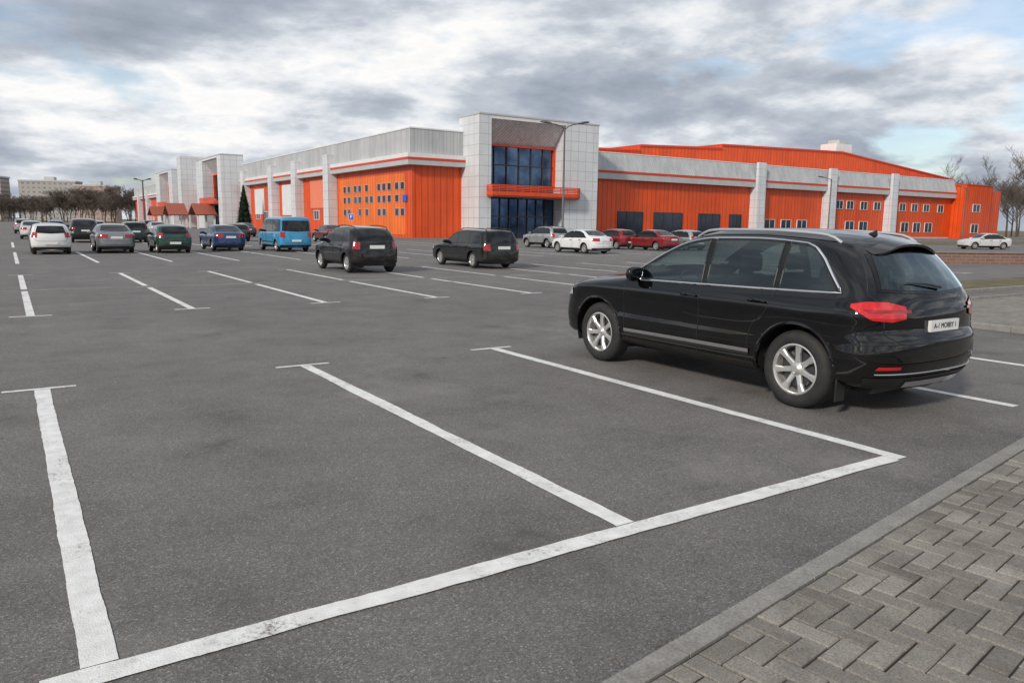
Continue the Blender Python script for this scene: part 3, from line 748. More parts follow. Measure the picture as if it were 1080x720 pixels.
    for sgx, nm in ((-1, "rear_bumper_trim"), (1, "front_bumper_trim")):
        xe = S.xr(.5) if sgx < 0 else S.xf(.5); c = (xe-sgx*.8, 0); a = 1.0
        cen = pi if sgx < 0 else 0
        v, f = patch(lambda p_, z: S.cyl(c, p_, z, .008), [(cen-a, P['zb']+.04), (cen+a, P['zb']+.04)], [(cen-a, P['zb']+.15), (cen+a, P['zb']+.15)], 30, 4); add(nm, v, f, M['blackplastic'])
    pz = {'suv': .845, 'hatch': .52, 'crossover': .88, 'sedan': .78, 'wagon': .80, 'van': .62}[kind]
    q = S.end(0, pz, -1, .014)
    px_ = q.x-.012; pw, ph_ = (.235, .050) if hero else (.26, .056)
    v = [(px_, yy*pw, pz+zz*ph_) for (yy, zz) in ((-1, -1), (1, -1), (1, 1), (-1, 1))]+[(px_+.03, yy*pw, pz+zz*ph_) for (yy, zz) in ((-1, -1), (1, -1), (1, 1), (-1, 1))]
    add("number_plate", v, [(0, 1, 2, 3), (0, 4, 5, 1), (1, 5, 6, 2), (2, 6, 7, 3), (3, 7, 4, 0)], M['plate'], False)
    S.plate = (px_, pz)
    qf = S.end(0, .5, 1, .012); add("front_number_plate", [(qf.x, -.26, .44), (qf.x, .26, .44), (qf.x, .26, .55), (qf.x, -.26, .55)], [(0, 1, 2, 3)], M['plate'], False)
    if kind != 'sedan':
        zl3 = {'suv': .70, 'hatch': .62, 'crossover': .66, 'wagon': .60, 'van': .5}[kind]
        yw = S.w(.8)*.80
        pts = rs([(-yh-.08, zh+.02), (-yl-.11, zl-.02), (-yw*.98, zl-.1), (-yw*.97, zl3+.08), (-yw*.8, zl3), (yw*.8, zl3), (yw*.97, zl3+.08), (yw*.98, zl-.1), (yl+.11, zl-.02), (yh+.08, zh+.02)], 70)
        v, f = stube(lambda y, z: S.end(y, z, -1, .0), pts, .005 if hero else .007, n=5); add("tailgate_seam", v, f, M['blackplastic'])
    else:
        pts = rs([(-.62, 1.03), (-.62, .62), (.62, .62), (.62, 1.03)], 40)
        v, f = stube(lambda y, z: S.end(y, z, -1, .0), pts, .006, n=5); add("boot_lid_seam", v, f, M['blackplastic'])
    if hero:
        A = []; F_ = []
        n_ = 24
        for i in range(n_+1):
            y = -.53+1.06*i/n_
            t1 = S.top(-1.70, y, .002); t2 = S.top(-1.84, y, .003)
            if t1 is None or t2 is None: continue
            e_ = 1-abs(i/n_*2-1)**6
            sl = (t2.z-t1.z)/.14
            A += [tuple(t1), tuple(t2), (-1.90-.07*e_, y, t2.z+sl*(.06+.07*e_)), (-1.90-.06*e_, y, t2.z+sl*(.06+.07*e_)-.022), (-1.87, y, t2.z-.05)]
        for i in range(len(A)//5-1):
            for j in range(4): F_.append((i*5+j, i*5+j+1, (i+1)*5+j+1, (i+1)*5+j))
        add("roof_spoiler", A, F_, opts['paint'])
        w0 = S.end(-.02, 1.165, -1, .03); w1 = S.end(.42, 1.215, -1, .02)
        v, f = tubemesh([w0, (w0+w1)/2+Vector((-.012, 0, .012)), w1], [.012, .008, .005], 6); add("rear_wiper", v, f, M['blackplastic'])
        c = (-1.6, 0)
        v, f = patch(lambda p_, z: S.cyl(c, p_, z, .016), [(pi-.62, .30), (pi+.62, .30)], [(pi-.60, .36), (pi+.60, .36)], 30, 3); add("skid_plate", v, f, M['silvertrim'])
        v, f = stube(lambda p_, z: S.cyl(c, p_, z, .008), [(pi-.95+1.9*i/40, .435) for i in range(41)], .005); add("bumper_strip", v, f, M['silvertrim'])
        v, f = stube(lambda p_, z: S.cyl(c, p_, z, -.002), [(pi-1.05+2.1*i/50, .70) for i in range(51)], .006); add("bumper_seam", v, f, M['blackplastic'])
        for sg in (1, -1):
            v = boxv(-1.90, -1.885, sg*.92-.13*(sg > 0), sg*.92+.13*(sg < 0), .15, .46); add("mud_flap", v, BF, M['blackplastic'], False)
        q = S.top(-1.55, 0, 0); v = [(q.x-.05, -.02, q.z-.01), (q.x+.07, -.012, q.z-.01), (q.x+.07, .012, q.z-.01), (q.x-.05, .02, q.z-.01), (q.x-.05, 0, q.z+.045)]
        add("roof_aerial", v, [(0, 1, 4), (1, 2, 4), (2, 3, 4), (3, 0, 4), (0, 3, 2, 1)], M['gloss_black'])
        v, f = stube(lambda x, z: S.side(x, z, -1, .001), [(-1.75+.09*cos(t), .86+.09*sin(t)) for t in [2*pi*i/24 for i in range(24)]], .004, closed=True); add("fuel_flap", v, f, M['blackplastic'])
        for yy in (.38, -.38):
            A = Acc(); A.add(*roundbox(-.40, -.22, yy-.25, yy+.25, .50, 1.20, .06, -.16)); A.add(*roundbox(-.30, .25, yy-.25, yy+.25, .48, .64, .05)); A.add(*roundbox(-.48, -.37, yy-.14, yy+.14, 1.23, 1.42, .04))
            add("front_seat", A.v, A.f, M['cloth'])
        A = Acc(); A.add(*roundbox(-1.42, -1.24, -.66, .66, .50, 1.17, .06, -.16)); A.add(*roundbox(-1.3, -.8, -.66, .66, .48, .62, .05))
        for yy in (.42, 0, -.42): A.add(*roundbox(-1.46, -1.37, yy-.13, yy+.13, 1.17, 1.33, .035))
        add("rear_seat", A.v, A.f, M['cloth'])
        A = Acc(); A.add(*roundbox(.55, 1.05, -.75, .75, .75, 1.10, .08)); add("dashboard", A.v, A.f, M['blackplastic'])
        v, f = tubemesh([(.42+.07*sin(t), .38+.18*cos(t), 1.02+.17*sin(t)) for t in [2*pi*i/24 for i in range(24)]], .014, 6, True); add("steering_wheel", v, f, M['blackplastic'])
        add("cabin_floor", boxv(-2.0, 1.0, -.8, .8, .42, .46), BF, M['blackplastic'], False)
    return out
PARTS = {}
def place_car(kind, x, y, col, label, rot=90, paint=None, hero=False, group="cars parked in marked bays", rails=False, metal=.25, cat="car", name="parked_car", tz=0):
    P = TYPES[kind]; P['name'] = kind
    pm = paint or paintmat("car_paint_"+str(len(bpy.data.materials)), col, metal)
    key = (kind, hero, rails)
    if key not in PARTS: PARTS[key] = (build_parts(kind, dict(paint=pm, hero=hero, rails=rails)), pm)
    parts, pm0 = PARTS[key]
    car = empty(name, (x, y, tz), label, cat, None if hero else group, radians(rot))
    S = SHAPES[kind]
    me = S.mesh.copy(); me.materials.append(pm); reg(bpy.data.objects.new("body", me), car)
    for nm, me in parts:
        if me.materials[0] == pm0 and pm0 != pm: me = me.copy(); me.materials[0] = pm
        reg(bpy.data.objects.new(nm, me), car)
    mobj("underbody", boxv(S.xr(.4)+.25, S.xf(.4)-.25, -.62, .62, P['zb']-.03, P['zb']+.15), BF, M['blackplastic'], car)
    for ax in P['ax']:
        for sg in (1, -1): make_wheel(car, P, ax, sg, hero)
    return car
hero = place_car('suv', 7.08, 5.94, (.004, .004, .005), "glossy black SUV with chrome window trim parked in a bay", hero=True, metal=0,
                 paint=paintmat("black_car_paint", (.0015, .0015, .002), 0, .06, 0, 1.62))
S = SHAPES['suv']; px, pz = S.plate
text_mesh("A-1 MO8BY 1", .066, M['ink'], "plate_lettering", hero, (px-.002, 0, pz), (radians(90), 0, radians(-90)), .001)

place_car('crossover', 10.3, 25.95, (.005, .005, .006), "black high-riding hatchback with roof rails on parking bay", metal=0)
place_car('wagon', 15.7, 26.8, (.007, .010, .009), "dark estate car with roof rails seen from behind", metal=0)
place_car('hatch', 1.7, 43.6, (.68, .68, .67), "white hatchback parked nose away", metal=0)
place_car('sedan', 4.5, 44.6, (.22, .23, .24), "silver grey saloon in a parking bay", metal=.6)
place_car('hatch', 7.1, 43.9, (.013, .05, .038), "dark green hatchback in a parking bay")
place_car('sedan', 10.3, 46.2, (.016, .055, .16), "blue saloon in a parking bay", metal=.4)
place_car('van', 13.4, 44.6, (.045, .28, .50), "light blue minivan in a parking bay", metal=0, cat="van", name="parked_van")
place_car('suv', 4.6, 63.8, (.015, .015, .018), "dark off-road car in a far bay")
place_car('wagon', 7.8, 63.6, (.015, .04, .035), "dark green estate car in a far bay")
place_car('sedan', 29.6, 37.4, (.72, .72, .72), "white saloon parked near the grass", metal=0)
place_car('crossover', 33.4, 46.5, (.35, .36, .37), "light grey crossover near the entrance", metal=.5)
place_car('hatch', 37.4, 43.5, (.20, .010, .014), "dark red hatchback parked by the verge")
place_car('sedan', 38.2, 40.3, (.22, .012, .014), "red saloon parked by the verge")
place_car('hatch', 41.0, 40.2, (.35, .36, .38), "silver hatchback beside red saloon", metal=.5)
place_car('sedan', 74, 35, (.55, .55, .55), "white saloon far across the lot", rot=150, metal=0)
fr = [("sedan", 1.7, 74, (.6, .6, .6), "white saloon in a distant row"), ("hatch", 4.2, 92, (.03, .08, .25), "blue hatchback in a distant row"),
      ("crossover", 1.5, 98, (.3, .3, .32), "grey crossover in a distant row"), ("hatch", 2.0, 122, (.55, .55, .55), "light hatchback in a distant row"),
      ("sedan", 18.5, 64, (.02, .02, .03), "dark saloon in a far bay"), ("sedan", 22.4, 62, (.12, .012, .02), "maroon saloon in a far bay"),
      ("hatch", 15.8, 66, (.04, .04, .05), "dark hatchback in a far bay"), ("sedan", 12.8, 86, (.45, .45, .46), "silver saloon in a distant row"),
      ("crossover", 15, 106, (.03, .03, .04), "dark crossover in a distant row"), ("hatch", 9, 104, (.5, .5, .5), "pale hatchback in a distant row"), ("sedan", 7, 150, (.3, .3, .3), "grey saloon far away"),
      ("sedan", 21, 84, (.03, .03, .04), "black saloon in a distant row"), ("hatch", 2, 170, (.02, .05, .2), "blue hatchback far away")]
for k, x, y, c, l in fr: place_car(k, x, y, c, l, group="cars in distant rows")

# ------------------------------------------------------------------ retail building
B = empty("retail_building", (38, 78.5, 0), "long orange and grey retail building with white panelled entrance towers", "building")
def bb(name, x0, x1, y0, y1, z0, z1, mat):
    return box(name, (x0-38, x1-38, y0-78.5, y1-78.5, z0, z1), M[mat], B)
bb("orange_wall", 38, 44.29, 78.5, 150, 0, 8.0, 'orange')
bb("orange_wall", 44.3, 61.2, 79.2, 150, 0, 8.0, 'orange')
bb("orange_wall", 38, 61, 150.01, 296, 0, 8.0, 'orange')
def prism_x(name, x0, x1, prof, mat):
    n = len(prof); v = [(x0-38, y-78.5, z) for y, z in prof]+[(x1-38, y-78.5, z) for y, z in prof]
    f = [tuple(range(n)), tuple(range(2*n-1, n-1, -1))]+[(i, i+n, (i+1) % n+n, (i+1) % n) for i in range(n)]
    return fixn(mobj(name, v, f, M[mat], B))
def band(name, out_, z0, z1, mat, y1=296):
    bb(name, 38-out_, 44.28, 78.5-out_, y1, z0, z1, mat)
band("white_ledge", .9, 8.003, 8.55, 'ltgray')
band("red_strip", .95, 8.553, 8.80, 'red')
band("white_ledge", .9, 8.803, 9.25, 'white')
band("grey_fascia", .35, 9.253, 11.9, 'graymetal')
band("roof_coping", .42, 11.903, 12.05, 'white')
bb("flat_roof", 44.281, 61, 79.3, 296, 8.01, 11.8, 'ltgray')
def window(x, y, z0, w, h, facing, glass='wglass', nx=2, nz=1, fr=.08, dep=.12, fm='white'):
    A = Acc()
    def bx(u0, u1, d0, d1, za, zb2, mi):
        if facing == 't': A.box(x+u0-38, x+u1-38, y-d1-78.5, y-d0-78.5, za, zb2, mi=mi)
        else: A.box(x-d1-38, x-d0-38, y+u0-78.5, y+u1-78.5, za, zb2, mi=mi)
    bx(0, w, 0, dep*.5, z0, z0+h, 0)
    bx(-fr, 0, 0, dep, z0-fr, z0+h+fr, 1); bx(w, w+fr, 0, dep, z0-fr, z0+h+fr, 1); bx(0, w, 0, dep, z0-fr, z0, 1); bx(0, w, 0, dep, z0+h, z0+h+fr, 1)
    for i in range(1, nx): bx(w*i/nx-fr*.4, w*i/nx+fr*.4, dep*.5+.002, dep*.9, z0, z0+h, 1)
    for i in range(1, nz): bx(0, w, dep*.5+.002, dep*.85, z0+h*i/nz-fr*.4, z0+h*i/nz+fr*.4, 1)
    return mobj("window", A.v, A.f, None, B, mats=[M[glass], M[fm]], midx=A.m)
bb("light_orange_wall", 37.95, 37.999, 80.2, 101, .3, 7.2, 'yellow_orange')
for i, yy in enumerate((80.3, 81.8, 83.9, 85.4, 86.9, 89.2, 90.7, 92.9, 94.4, 96.6, 98.1)):
    for j, zz in enumerate((5.45, 4.05, 2.5)):
        if i == 0 and j == 1: continue
        if j == 2 and i in (2, 5, 8): continue
        if j == 0 and i == 5: continue
        window(37.95, yy, zz, .95, .78, 's', nx=1, fr=.04, dep=.08, fm='ltgray')
for yy in (104.5, 109, 119, 135, 140): window(38, yy, 2.0, 2, 1.2, 's')
bb("salmon_banner", 37.9, 37.97, 104, 112.5, 3.6, 7.6, 'salmon')
bb("white_banner", 37.9, 37.97, 118.5, 126.5, 2.6, 7.4, 'white')
bb("white_banner", 37.9, 37.97, 137, 143, 2.8, 7.2, 'white')
bb("blue_wall_sign", 37.86, 37.93, 79.7, 80.7, 4.0, 4.8, 'blue')
for yy in (101.6, 115.8, 128.2, 146): bb("panelled_pier", 36.7, 37.99, yy, yy+2.0, 0, 10.6, 'panel')
for yy in (200, 206.5, 262, 280): bb("panelled_pier", 36.7, 37.99, yy, yy+2.4, 0, 10.6, 'panel')
for yy in (176, 190, 196, 236, 246, 268): bb("white_banner", 37.9, 37.97, yy, yy+4, 2, 7, 'white')

def tower(x0, y0, W, D, H, pl, pr, facing, ext=0, main=False):
    def mp(u, d): return (x0+u-38, y0+d-78.5) if facing == 't' else (x0+d-38, y0-u-78.5)
    def tb(name, u0, u1, d0, d1, z0, z1, mat):
        a = mp(u0, d0); c = mp(u1, d1); return box(name, (a[0], c[0], a[1], c[1], z0, z1), M[mat], B)
    G = 2.3
    tb("panelled_pier", 0, pl, 0, D, 0, H, 'panel'); tb("panelled_pier", W-pr, W, 0, D, 0, H, 'panel')
    prof = [(.15, H-.35), (G, 10.75), (G, H-.01), (.15, H-.01)]
    v = [(*mp(pl+.003, d), z) for d, z in prof]+[(*mp(W-pr-.003, d), z) for d, z in prof]; n = 4
    f = [tuple(range(n)), tuple(range(2*n-1, n-1, -1))]+[(i, i+n, (i+1) % n+n, (i+1) % n) for i in range(n)]
    fixn(mobj("striped_canopy", v, f, M['soffit'], B))
    tb("white_cornice", pl+.003, W-pr-.003, 0, .148, H-.35, H-.01, 'white')
    tb("roof_slab", -.06, W+.06, -.06, D, H+.002, H+.18, 'ltgray')
    u0, u1 = pl+.01, W-pr-.01
    A = Acc()
    def ab(ua, ub, d0, d1, z0, z1, mi):
        a = mp(ua, d0); c = mp(ub, d1); A.box(min(a[0], c[0]), max(a[0], c[0]), min(a[1], c[1]), max(a[1], c[1]), z0, z1, mi=mi)
    ab(u0, u1, G-.3, G-.003, 10.52, 10.73, 0); ab(u0, u0+.25, G-.3, G-.003, 6.1, 10.517, 0); ab(u1-.25, u1, G-.3, G-.003, 6.1, 10.517, 0)
    mobj("orange_window_frame", A.v, A.f, M['orange_plain'], B)
    A = Acc()
    ab(u0, u1, G, G+.1, 5.0, 10.73, 0); nx = 6
    for i in range(1, nx):
        u = u0+(u1-u0)*i/nx; ab(u-.05, u+.05, G-.15, G-.005, 5.0, 10.51, 1)
    for z in (6.2, 8.4): ab(u0+.26, u1-.26, G-.2, G-.155, z, z+.10, 1)
    mobj("upper_glazing", A.v, A.f, None, B, mats=[M['bglass'], M['darkmetal']], midx=A.m)
    A = Acc(); ab(u0, u1, G, G+.1, 0.05, 4.69, 0)
    for i in range(9):
        u = u0+(u1-u0)*i/8; ab(max(u0, u-.05), min(u1, u+.05), G-.15, G-.005, .05, 4.6, 1)
    ab(u0, u1, G-.2, G-.155, 2.5, 2.62, 1)
    mobj("entrance_glazing", A.v, A.f, None, B, mats=[M['bglass'] if main else M['dglass'], M['darkmetal']], midx=A.m)
    a0, a1 = -.1+pl-.5, W-pr+ext
    def poly(ins):
        if not main: return [(pl+.02, G-.33), (pl+.02, -.8+ins), (W-pr-.02, -.8+ins), (W-pr-.02, G-.33)]
        return [(pl+.02, G-.33), (pl+.02, -.01), (a0+ins, -.01), (a0+ins, -1.3+ins)]+[(a1-1.25+(1.25-ins)*sin(t), -.01-(1.29-ins)*cos(t)) for t in [i*pi/2/8 for i in range(9)]]+[(W-pr-.02, -.01), (W-pr-.02, G-.33)]
    def slab(nm, z0, z1, mt, ins=0):
        pts = poly(ins)
        v = [(*mp(u, d), z0) for u, d in pts]+[(*mp(u, d), z1) for u, d in pts]; n = len(pts)
        f = [tuple(range(n)), tuple(range(2*n-1, n-1, -1))]+[(i, i+n, (i+1) % n+n, (i+1) % n) for i in range(n)]
        fixn(mobj(nm, v, f, M[mt], B))
    slab("dark_canopy_edge", 4.7, 4.85, 'porchred', .08)
    slab("orange_balcony", 4.853, 5.30, 'orange_plain')
    edge = poly(.05)[2:-2] if main else poly(.05)[1:3]
    for z in (5.45, 5.62, 5.79, 5.95):
        v, f = tubemesh([(*mp(u, d), z) for u, d in edge], .065, 6); mobj("railing_bar", v, f, M['orange_plain'], B)
    nb = 14; el = rs(edge, nb)
    A = Acc()
    for u, d in el: v, f = tubemesh([(*mp(u, d), 5.30), (*mp(u, d), 5.97)], .045, 5); A.add(v, f)
    mobj("railing_balusters", A.v, A.f, M['orange_plain'], B)
    tb("grey_backing", pl+.02, W-pr-.02, G+.11, D, 0, H-.02, 'ltgray')
tower(44.3, 74.5, 16.9, 4.6, 13.6, 1.55, 5.0, 't', ext=2.0, main=True)
tower(33.8, 172, 22, 4.1, 13.6, 6, 3, 's')
tower(33.8, 224, 24, 4.1, 13.4, 6, 5, 's')
bb("panelled_pier", 33, 37.9, 184.5, 188.5, 0, 15.5, 'panel')
def porch(y0, y1, x0, x1, zt):
    ym = (y0+y1)/2
    prism_x("porch_roof", x0, x1, [(y0, 2.7), (ym, zt), (y1, 2.7), (y1-.5, 2.55), (ym, zt-.4), (y0+.5, 2.55)], 'porchred')
    for yy in (y0+.6, y1-.9):
        bb("porch_post", x0+.2, x0+.5, yy, yy+.3, 0, 2.7, 'white')
        bb("porch_post", x1-.5, x1-.2, yy, yy+.3, 0, 2.7, 'white')
porch(154, 163, 30, 33.7, 4.8); porch(177, 186, 29, 32.9, 5.2); porch(206, 215, 30, 33.7, 4.8)

TR = 79.5
bb("orange_wall", 61.21, 153.9, TR, 112, 0, 7.7, 'orange')
bb("white_ledge", 61.21, 153.9, TR-.8, 112, 7.703, 8.5, 'ltgray')
bb("red_strip", 61.21, 153.9, TR-.85, 112, 8.503, 8.80, 'red')
prism_x("grey_fascia", 61.21, 153.9, [(TR-.8, 8.803), (112, 8.803), (112, 11.1), (TR-.1, 11.1)], 'graymetal')
bb("roof_coping", 61.21, 153.9, TR-.14, 112, 11.103, 11.22, 'white')
for x0, x1 in ((69, 73.4), (75.6, 81), (84.4, 88.8), (91, 93.5)): window(x0, TR, .3, x1-x0, 3.2, 't', 'dglass', nx=3, fm='darkmetal')
for x0 in (99, 103, 107, 120, 124, 137, 141, 145): window(x0, TR, 1.2, 2.4, 1.7, 't', 'dglass', fr=.06)
for x0 in (117, 120, 124, 128, 136, 140, 144, 149): window(x0, TR, 5.0, 1.9, 1.3, 't', 'dglass', fr=.06)
bb("plinth", 62, 153.8, TR-.06, TR-.003, 0, .28, 'ltgray')
def buttress(x0, w):
    prism_x("panelled_buttress", x0, x0+w, [(TR-1.5, 0), (TR-.003, 0), (TR-.003, 7.69), (TR-.87, 7.69), (TR-.87, 11.35), (TR-1.3, 11.35)], 'panel')
for x0 in (95.4, 113.2, 131.2): buttress(x0, 1.8)
U_ = [(61.3, 12.6), (84, 13.2), (84.01, 14.0), (102.5, 14.7), (102.51, 15.3), (136, 16.1), (178, 12.6)]
n = len(U_)
v = [(x-38, 13.5, 0) for x, z in U_]+[(x-38, 13.5, z) for x, z in U_]+[(x-38, 71.5, 0) for x, z in U_]+[(x-38, 71.5, z) for x, z in U_]
f = []
for i in range(n-1): f += [(i, i+1, n+i+1, n+i), (2*n+i, 3*n+i, 3*n+i+1, 2*n+i+1), (n+i, n+i+1, 3*n+i+1, 3*n+i), (i, 2*n+i, 2*n+i+1, i+1)]
f += [(0, n, 3*n, 2*n), (n-1, 3*n-1, 4*n-1, 2*n-1)]
mobj("upper_hall", v, f, M['orange'], B)
A = Acc()
for i in range(n-1):
    (xa, za), (xb, zb_) = U_[i], U_[i+1]
    if xb-xa < .1: continue
    A.add([(xa-38, 13.3, za+.01), (xb-38, 13.3, zb_+.01), (xb-38, 13.3, zb_+.28), (xa-38, 13.3, za+.28), (xa-38, 72, za+.01), (xb-38, 72, zb_+.01), (xb-38, 72, zb_+.28), (xa-38, 72, za+.28)], BF)
fixn(mobj("roof_edge", A.v, A.f, M['red'], B))
bb("rooftop_unit", 135, 140, 92.5, 96, 16.3, 17.9, 'white'); bb("rooftop_unit", 136.5, 138.8, 93, 95.5, 17.91, 18.7, 'ltgray')
bb("orange_wall", 154.0, 164, 77.0, 105, 0, 10.2, 'orange'); bb("orange_wall", 164.01, 173, 79.5, 112, 0, 9.7, 'orange'); bb("orange_wall", 173.01, 179, 84, 110, 0, 4.6, 'orange_plain')
bb("roof_coping", 153.95, 164.1, 76.9, 105, 10.203, 10.4, 'red')
window(157, 77.0, 1.2, 2.6, 1.6, 't', 'dglass'); window(157, 77.0, 5.2, 2.6, 1.4, 't', 'dglass')

# ------------------------------------------------------------------ street furniture
def lamp(x, y, h, label, double=True, az=0, k=1.0):
    e_ = empty("street_lamp", (x, y, 0), label, "street lamp", "lighting columns in the lot", az)
    v, f = tubemesh([(0, 0, 0), (0, 0, 1.2), (0, 0, 1.25), (0, 0, h)], [.14*k, .14*k, .10*k, .07*k], 12); mobj("pole", v, f, M['poledark'], e_, True, sharp=40)
    for sg in ((1, -1) if double else (1,)):
        v, f = tubemesh([(0, 0, h-.35), (sg*.25, 0, h-.08), (sg*.7, 0, h+.08), (sg*1.2, 0, h+.16)], .045*k, 8); mobj("arm", v, f, M['poledark'], e_, True)
        bm = bmesh.new(); bmesh.ops.create_icosphere(bm, subdivisions=2, radius=1)
        for q in bm.verts: q.co = Vector((sg*(1.5+q.co.x*.5), q.co.y*.18*k, h+.20+q.co.z*(.13 if q.co.z > 0 else .06)*k+.07*(q.co.x)))
        me = bpy.data.meshes.new("lamp_head"); bm.to_mesh(me); bm.free(); me.materials.append(M['lampshade']); me.polygons.foreach_set("use_smooth", [True]*len(me.polygons))
        reg(bpy.data.objects.new("lamp_head", me), e_)
lamp(37.8, 50.3, 9.5, "tall double-arm steel street lamp by the entrance", az=radians(-33))
lamp(26, 190, 10.2, "dark distant double-arm street lamp", az=radians(-33), k=2.0)
lamp(97.8, 67.4, 8.6, "single-arm street lamp beside the facade", False, radians(180-33))
lamp(140, 70, 9, "single-arm street lamp near the end block", False, radians(180-33))
def sign(x, y, letters, label, rot, w_=.3):
    e_ = empty("road_sign", (x, y, 0), label, "road sign", None, rot)
    v, f = tubemesh([(0, 0, 0), (0, 0, 2.7)], .035, 8); mobj("post", v, f, M['polegray'], e_, True)
    z = 2.6
    for s_ in letters:
        mobj("sign_plate", boxv(-w_, w_, -.07, -.05, z-2*w_, z), BF, M['blue'], e_)
        mobj("sign_border", boxv(-w_-.03, w_+.03, -.05, -.041, z-2*w_-.03, z+.03), BF, M['signwhite'], e_)
        text_mesh(s_, w_*1.8, M['signwhite'], "sign_symbol", e_, (0, -.073, z-w_), (radians(90), 0, 0))
        z -= .9
sign(34.6, 88.0, ["P"], "blue parking sign on a post", radians(-55), .34)
p, q = Vector((34.9, 23.1, 0)), Vector((50, 9.9+4.2, 0)); d = (q-p); Lw = d.length
e_ = empty("brick_wall", p, "low red brick boundary wall with pale coping", "wall", None, math.atan2(d.y, d.x))
mobj("masonry", boxv(0, Lw, -.15, .15, 0, .55), BF, M['brick'], e_); mobj("coping", boxv(-.04, Lw+.04, -.2, .2, .553, .61), BF, M['brick'], e_)

# ------------------------------------------------------------------ trees
def make_tree(seed, H, spread=.55, maxd=5, rt=.22, kids=4, thick=.018, tm='twig'):
    R_ = random.Random(seed); T_ = Acc(); C_ = Acc()
    def grow(p, d, L_, r, dep):
        n_ = 3 if dep < 3 else 2; pts = [p]; q = p; dd = d
        for i in range(n_):
            dd = (dd+Vector((R_.uniform(-.16, .16), R_.uniform(-.16, .16), R_.uniform(-.02, .14)))).normalized(); q = q+dd*L_/n_; pts.append(q)
        rr = [r*(1-.5*i/n_) for i in range(n_+1)]
        v, f = tubemesh(pts, rr, 7 if dep == 0 else (4 if dep < 3 else 3)); (T_ if dep == 0 else C_).add(v, f)
        if dep >= maxd: return
        for k in range(kids+(3 if dep == 0 else 0)):
            t = R_.uniform(.35 if dep == 0 else .25, 1); i = min(n_-1, int(t*n_)); b0 = pts[i].lerp(pts[i+1], t*n_-i)
            an = R_.uniform(0, 2*pi); side = Vector((cos(an), sin(an), R_.uniform(-.1, .5)))
            nd = (dd*(1-spread)+side*spread+Vector((0, 0, .12))).normalized()
            grow(b0, nd, L_*R_.uniform(.52, .74), max(thick, rr[i]*R_.uniform(.42, .6)), dep+1)
    grow(Vector((0, 0, 0)), Vector((0, 0, 1)), H*.50, rt, 0)
    out = []
    for nm, a, mt in (("trunk", T_, 'bark'), ("crown", C_, tm)):
        me = bpy.data.meshes.new(nm); me.from_pydata(a.v, [], a.f); me.materials.append(M[mt]); out.append(me)
    return out
TR_ = [make_tree(3, 15, .55), make_tree(11, 14, .5), make_tree(21, 16, .42), make_tree(33, 13, .6), make_tree(41, 9, .58, 5, .14, 4, .026, 'twighaze'), make_tree(52, 8, .52, 5, .13, 4, .026, 'twighaze')]
def tree(k, x, y, sc, label, grp):
    e2 = empty("bare_tree", (x, y, -.03), label, "tree", grp, random.uniform(0, 6.28)); e2.scale = (sc, sc, sc)
    reg(bpy.data.objects.new("trunk", TR_[k][0]), e2); reg(bpy.data.objects.new("crown", TR_[k][1]), e2)
def fromcam(X, Y): return (.836*X+.549*Y, -.549*X+.836*Y)
x, y = fromcam(100, 150); tree(0, x, y, 1.25, "large leafless tree beside the retail building", "bare trees behind the building")
x, y = fromcam(107, 156); tree(2, x, y, 1.1, "large leafless tree beside the retail building", "bare trees behind the building")
for X, Y, sc, k in ((118, 185, 1.1, 1), (112, 200, 1.1, 2), (123, 215, 1.2, 3), (105, 205, 1.1, 1), (140, 215, 1.3, 0), (150, 250, 1.4, 2), (132, 235, 1.35, 1), (120, 240, 1.3, 0), (160, 245, 1.3, 3), (145, 225, 1.1, 1), (112, 230, 1.3, 3)):
    x, y = fromcam(X, Y); tree(k, x, y, sc, "leafless tree with brown twigs", "bare trees behind the building")
R2 = random.Random(5)
for k in range(84):
    Y = R2.uniform(290, 380); X = Y*R2.uniform(-.72, -.485); x, y = fromcam(X, Y); near = X/Y > -.6
    tree(R2.choice((4, 5)), x, y, R2.uniform(.85, 1.15)*(1.5 if near else 1.15), "leafless tree in a distant tree belt", "distant tree belt")
A = Acc(); T_ = Acc(); v, f = tubemesh([(0, 0, 0), (0, 0, 7.4)], [.14, .02], 7); T_.add(v, f)
R3 = random.Random(9)
z = .5
while z < 7.5:
    rad = 1.75*(1-z/7.7)**.85+.08
    for k in range(int(10+22*rad)):
        an = R3.uniform(0, 6.28); rr = rad*R3.uniform(.55, 1.12); zz = z+R3.uniform(-.15, .15)
        p0 = Vector((0, 0, zz+.12)); p1 = Vector((cos(an)*rr, sin(an)*rr, zz-.28*rr)); sd = Vector((-sin(an), cos(an), 0))*R3.uniform(.10, .20)
        pm_ = p0.lerp(p1, .55)+Vector((0, 0, .05)); A.add([p0, pm_+sd, p1, pm_-sd], [(0, 1, 2, 3)])
        A.add([pm_, pm_.lerp(p1, .5)+sd*1.2-Vector((0, 0, .18)), p1-Vector((0, 0, .05)), pm_-Vector((0, 0, .22))], [(0, 1, 2, 3)])
    z += .16
e2 = empty("spruce_tree", (34.2, 136, 0), "dark green conical spruce beside the facade", "tree")
mobj("trunk", T_.v, T_.f, M['bark'], e2); mobj("crown", A.v, A.f, M['spruce'], e2)

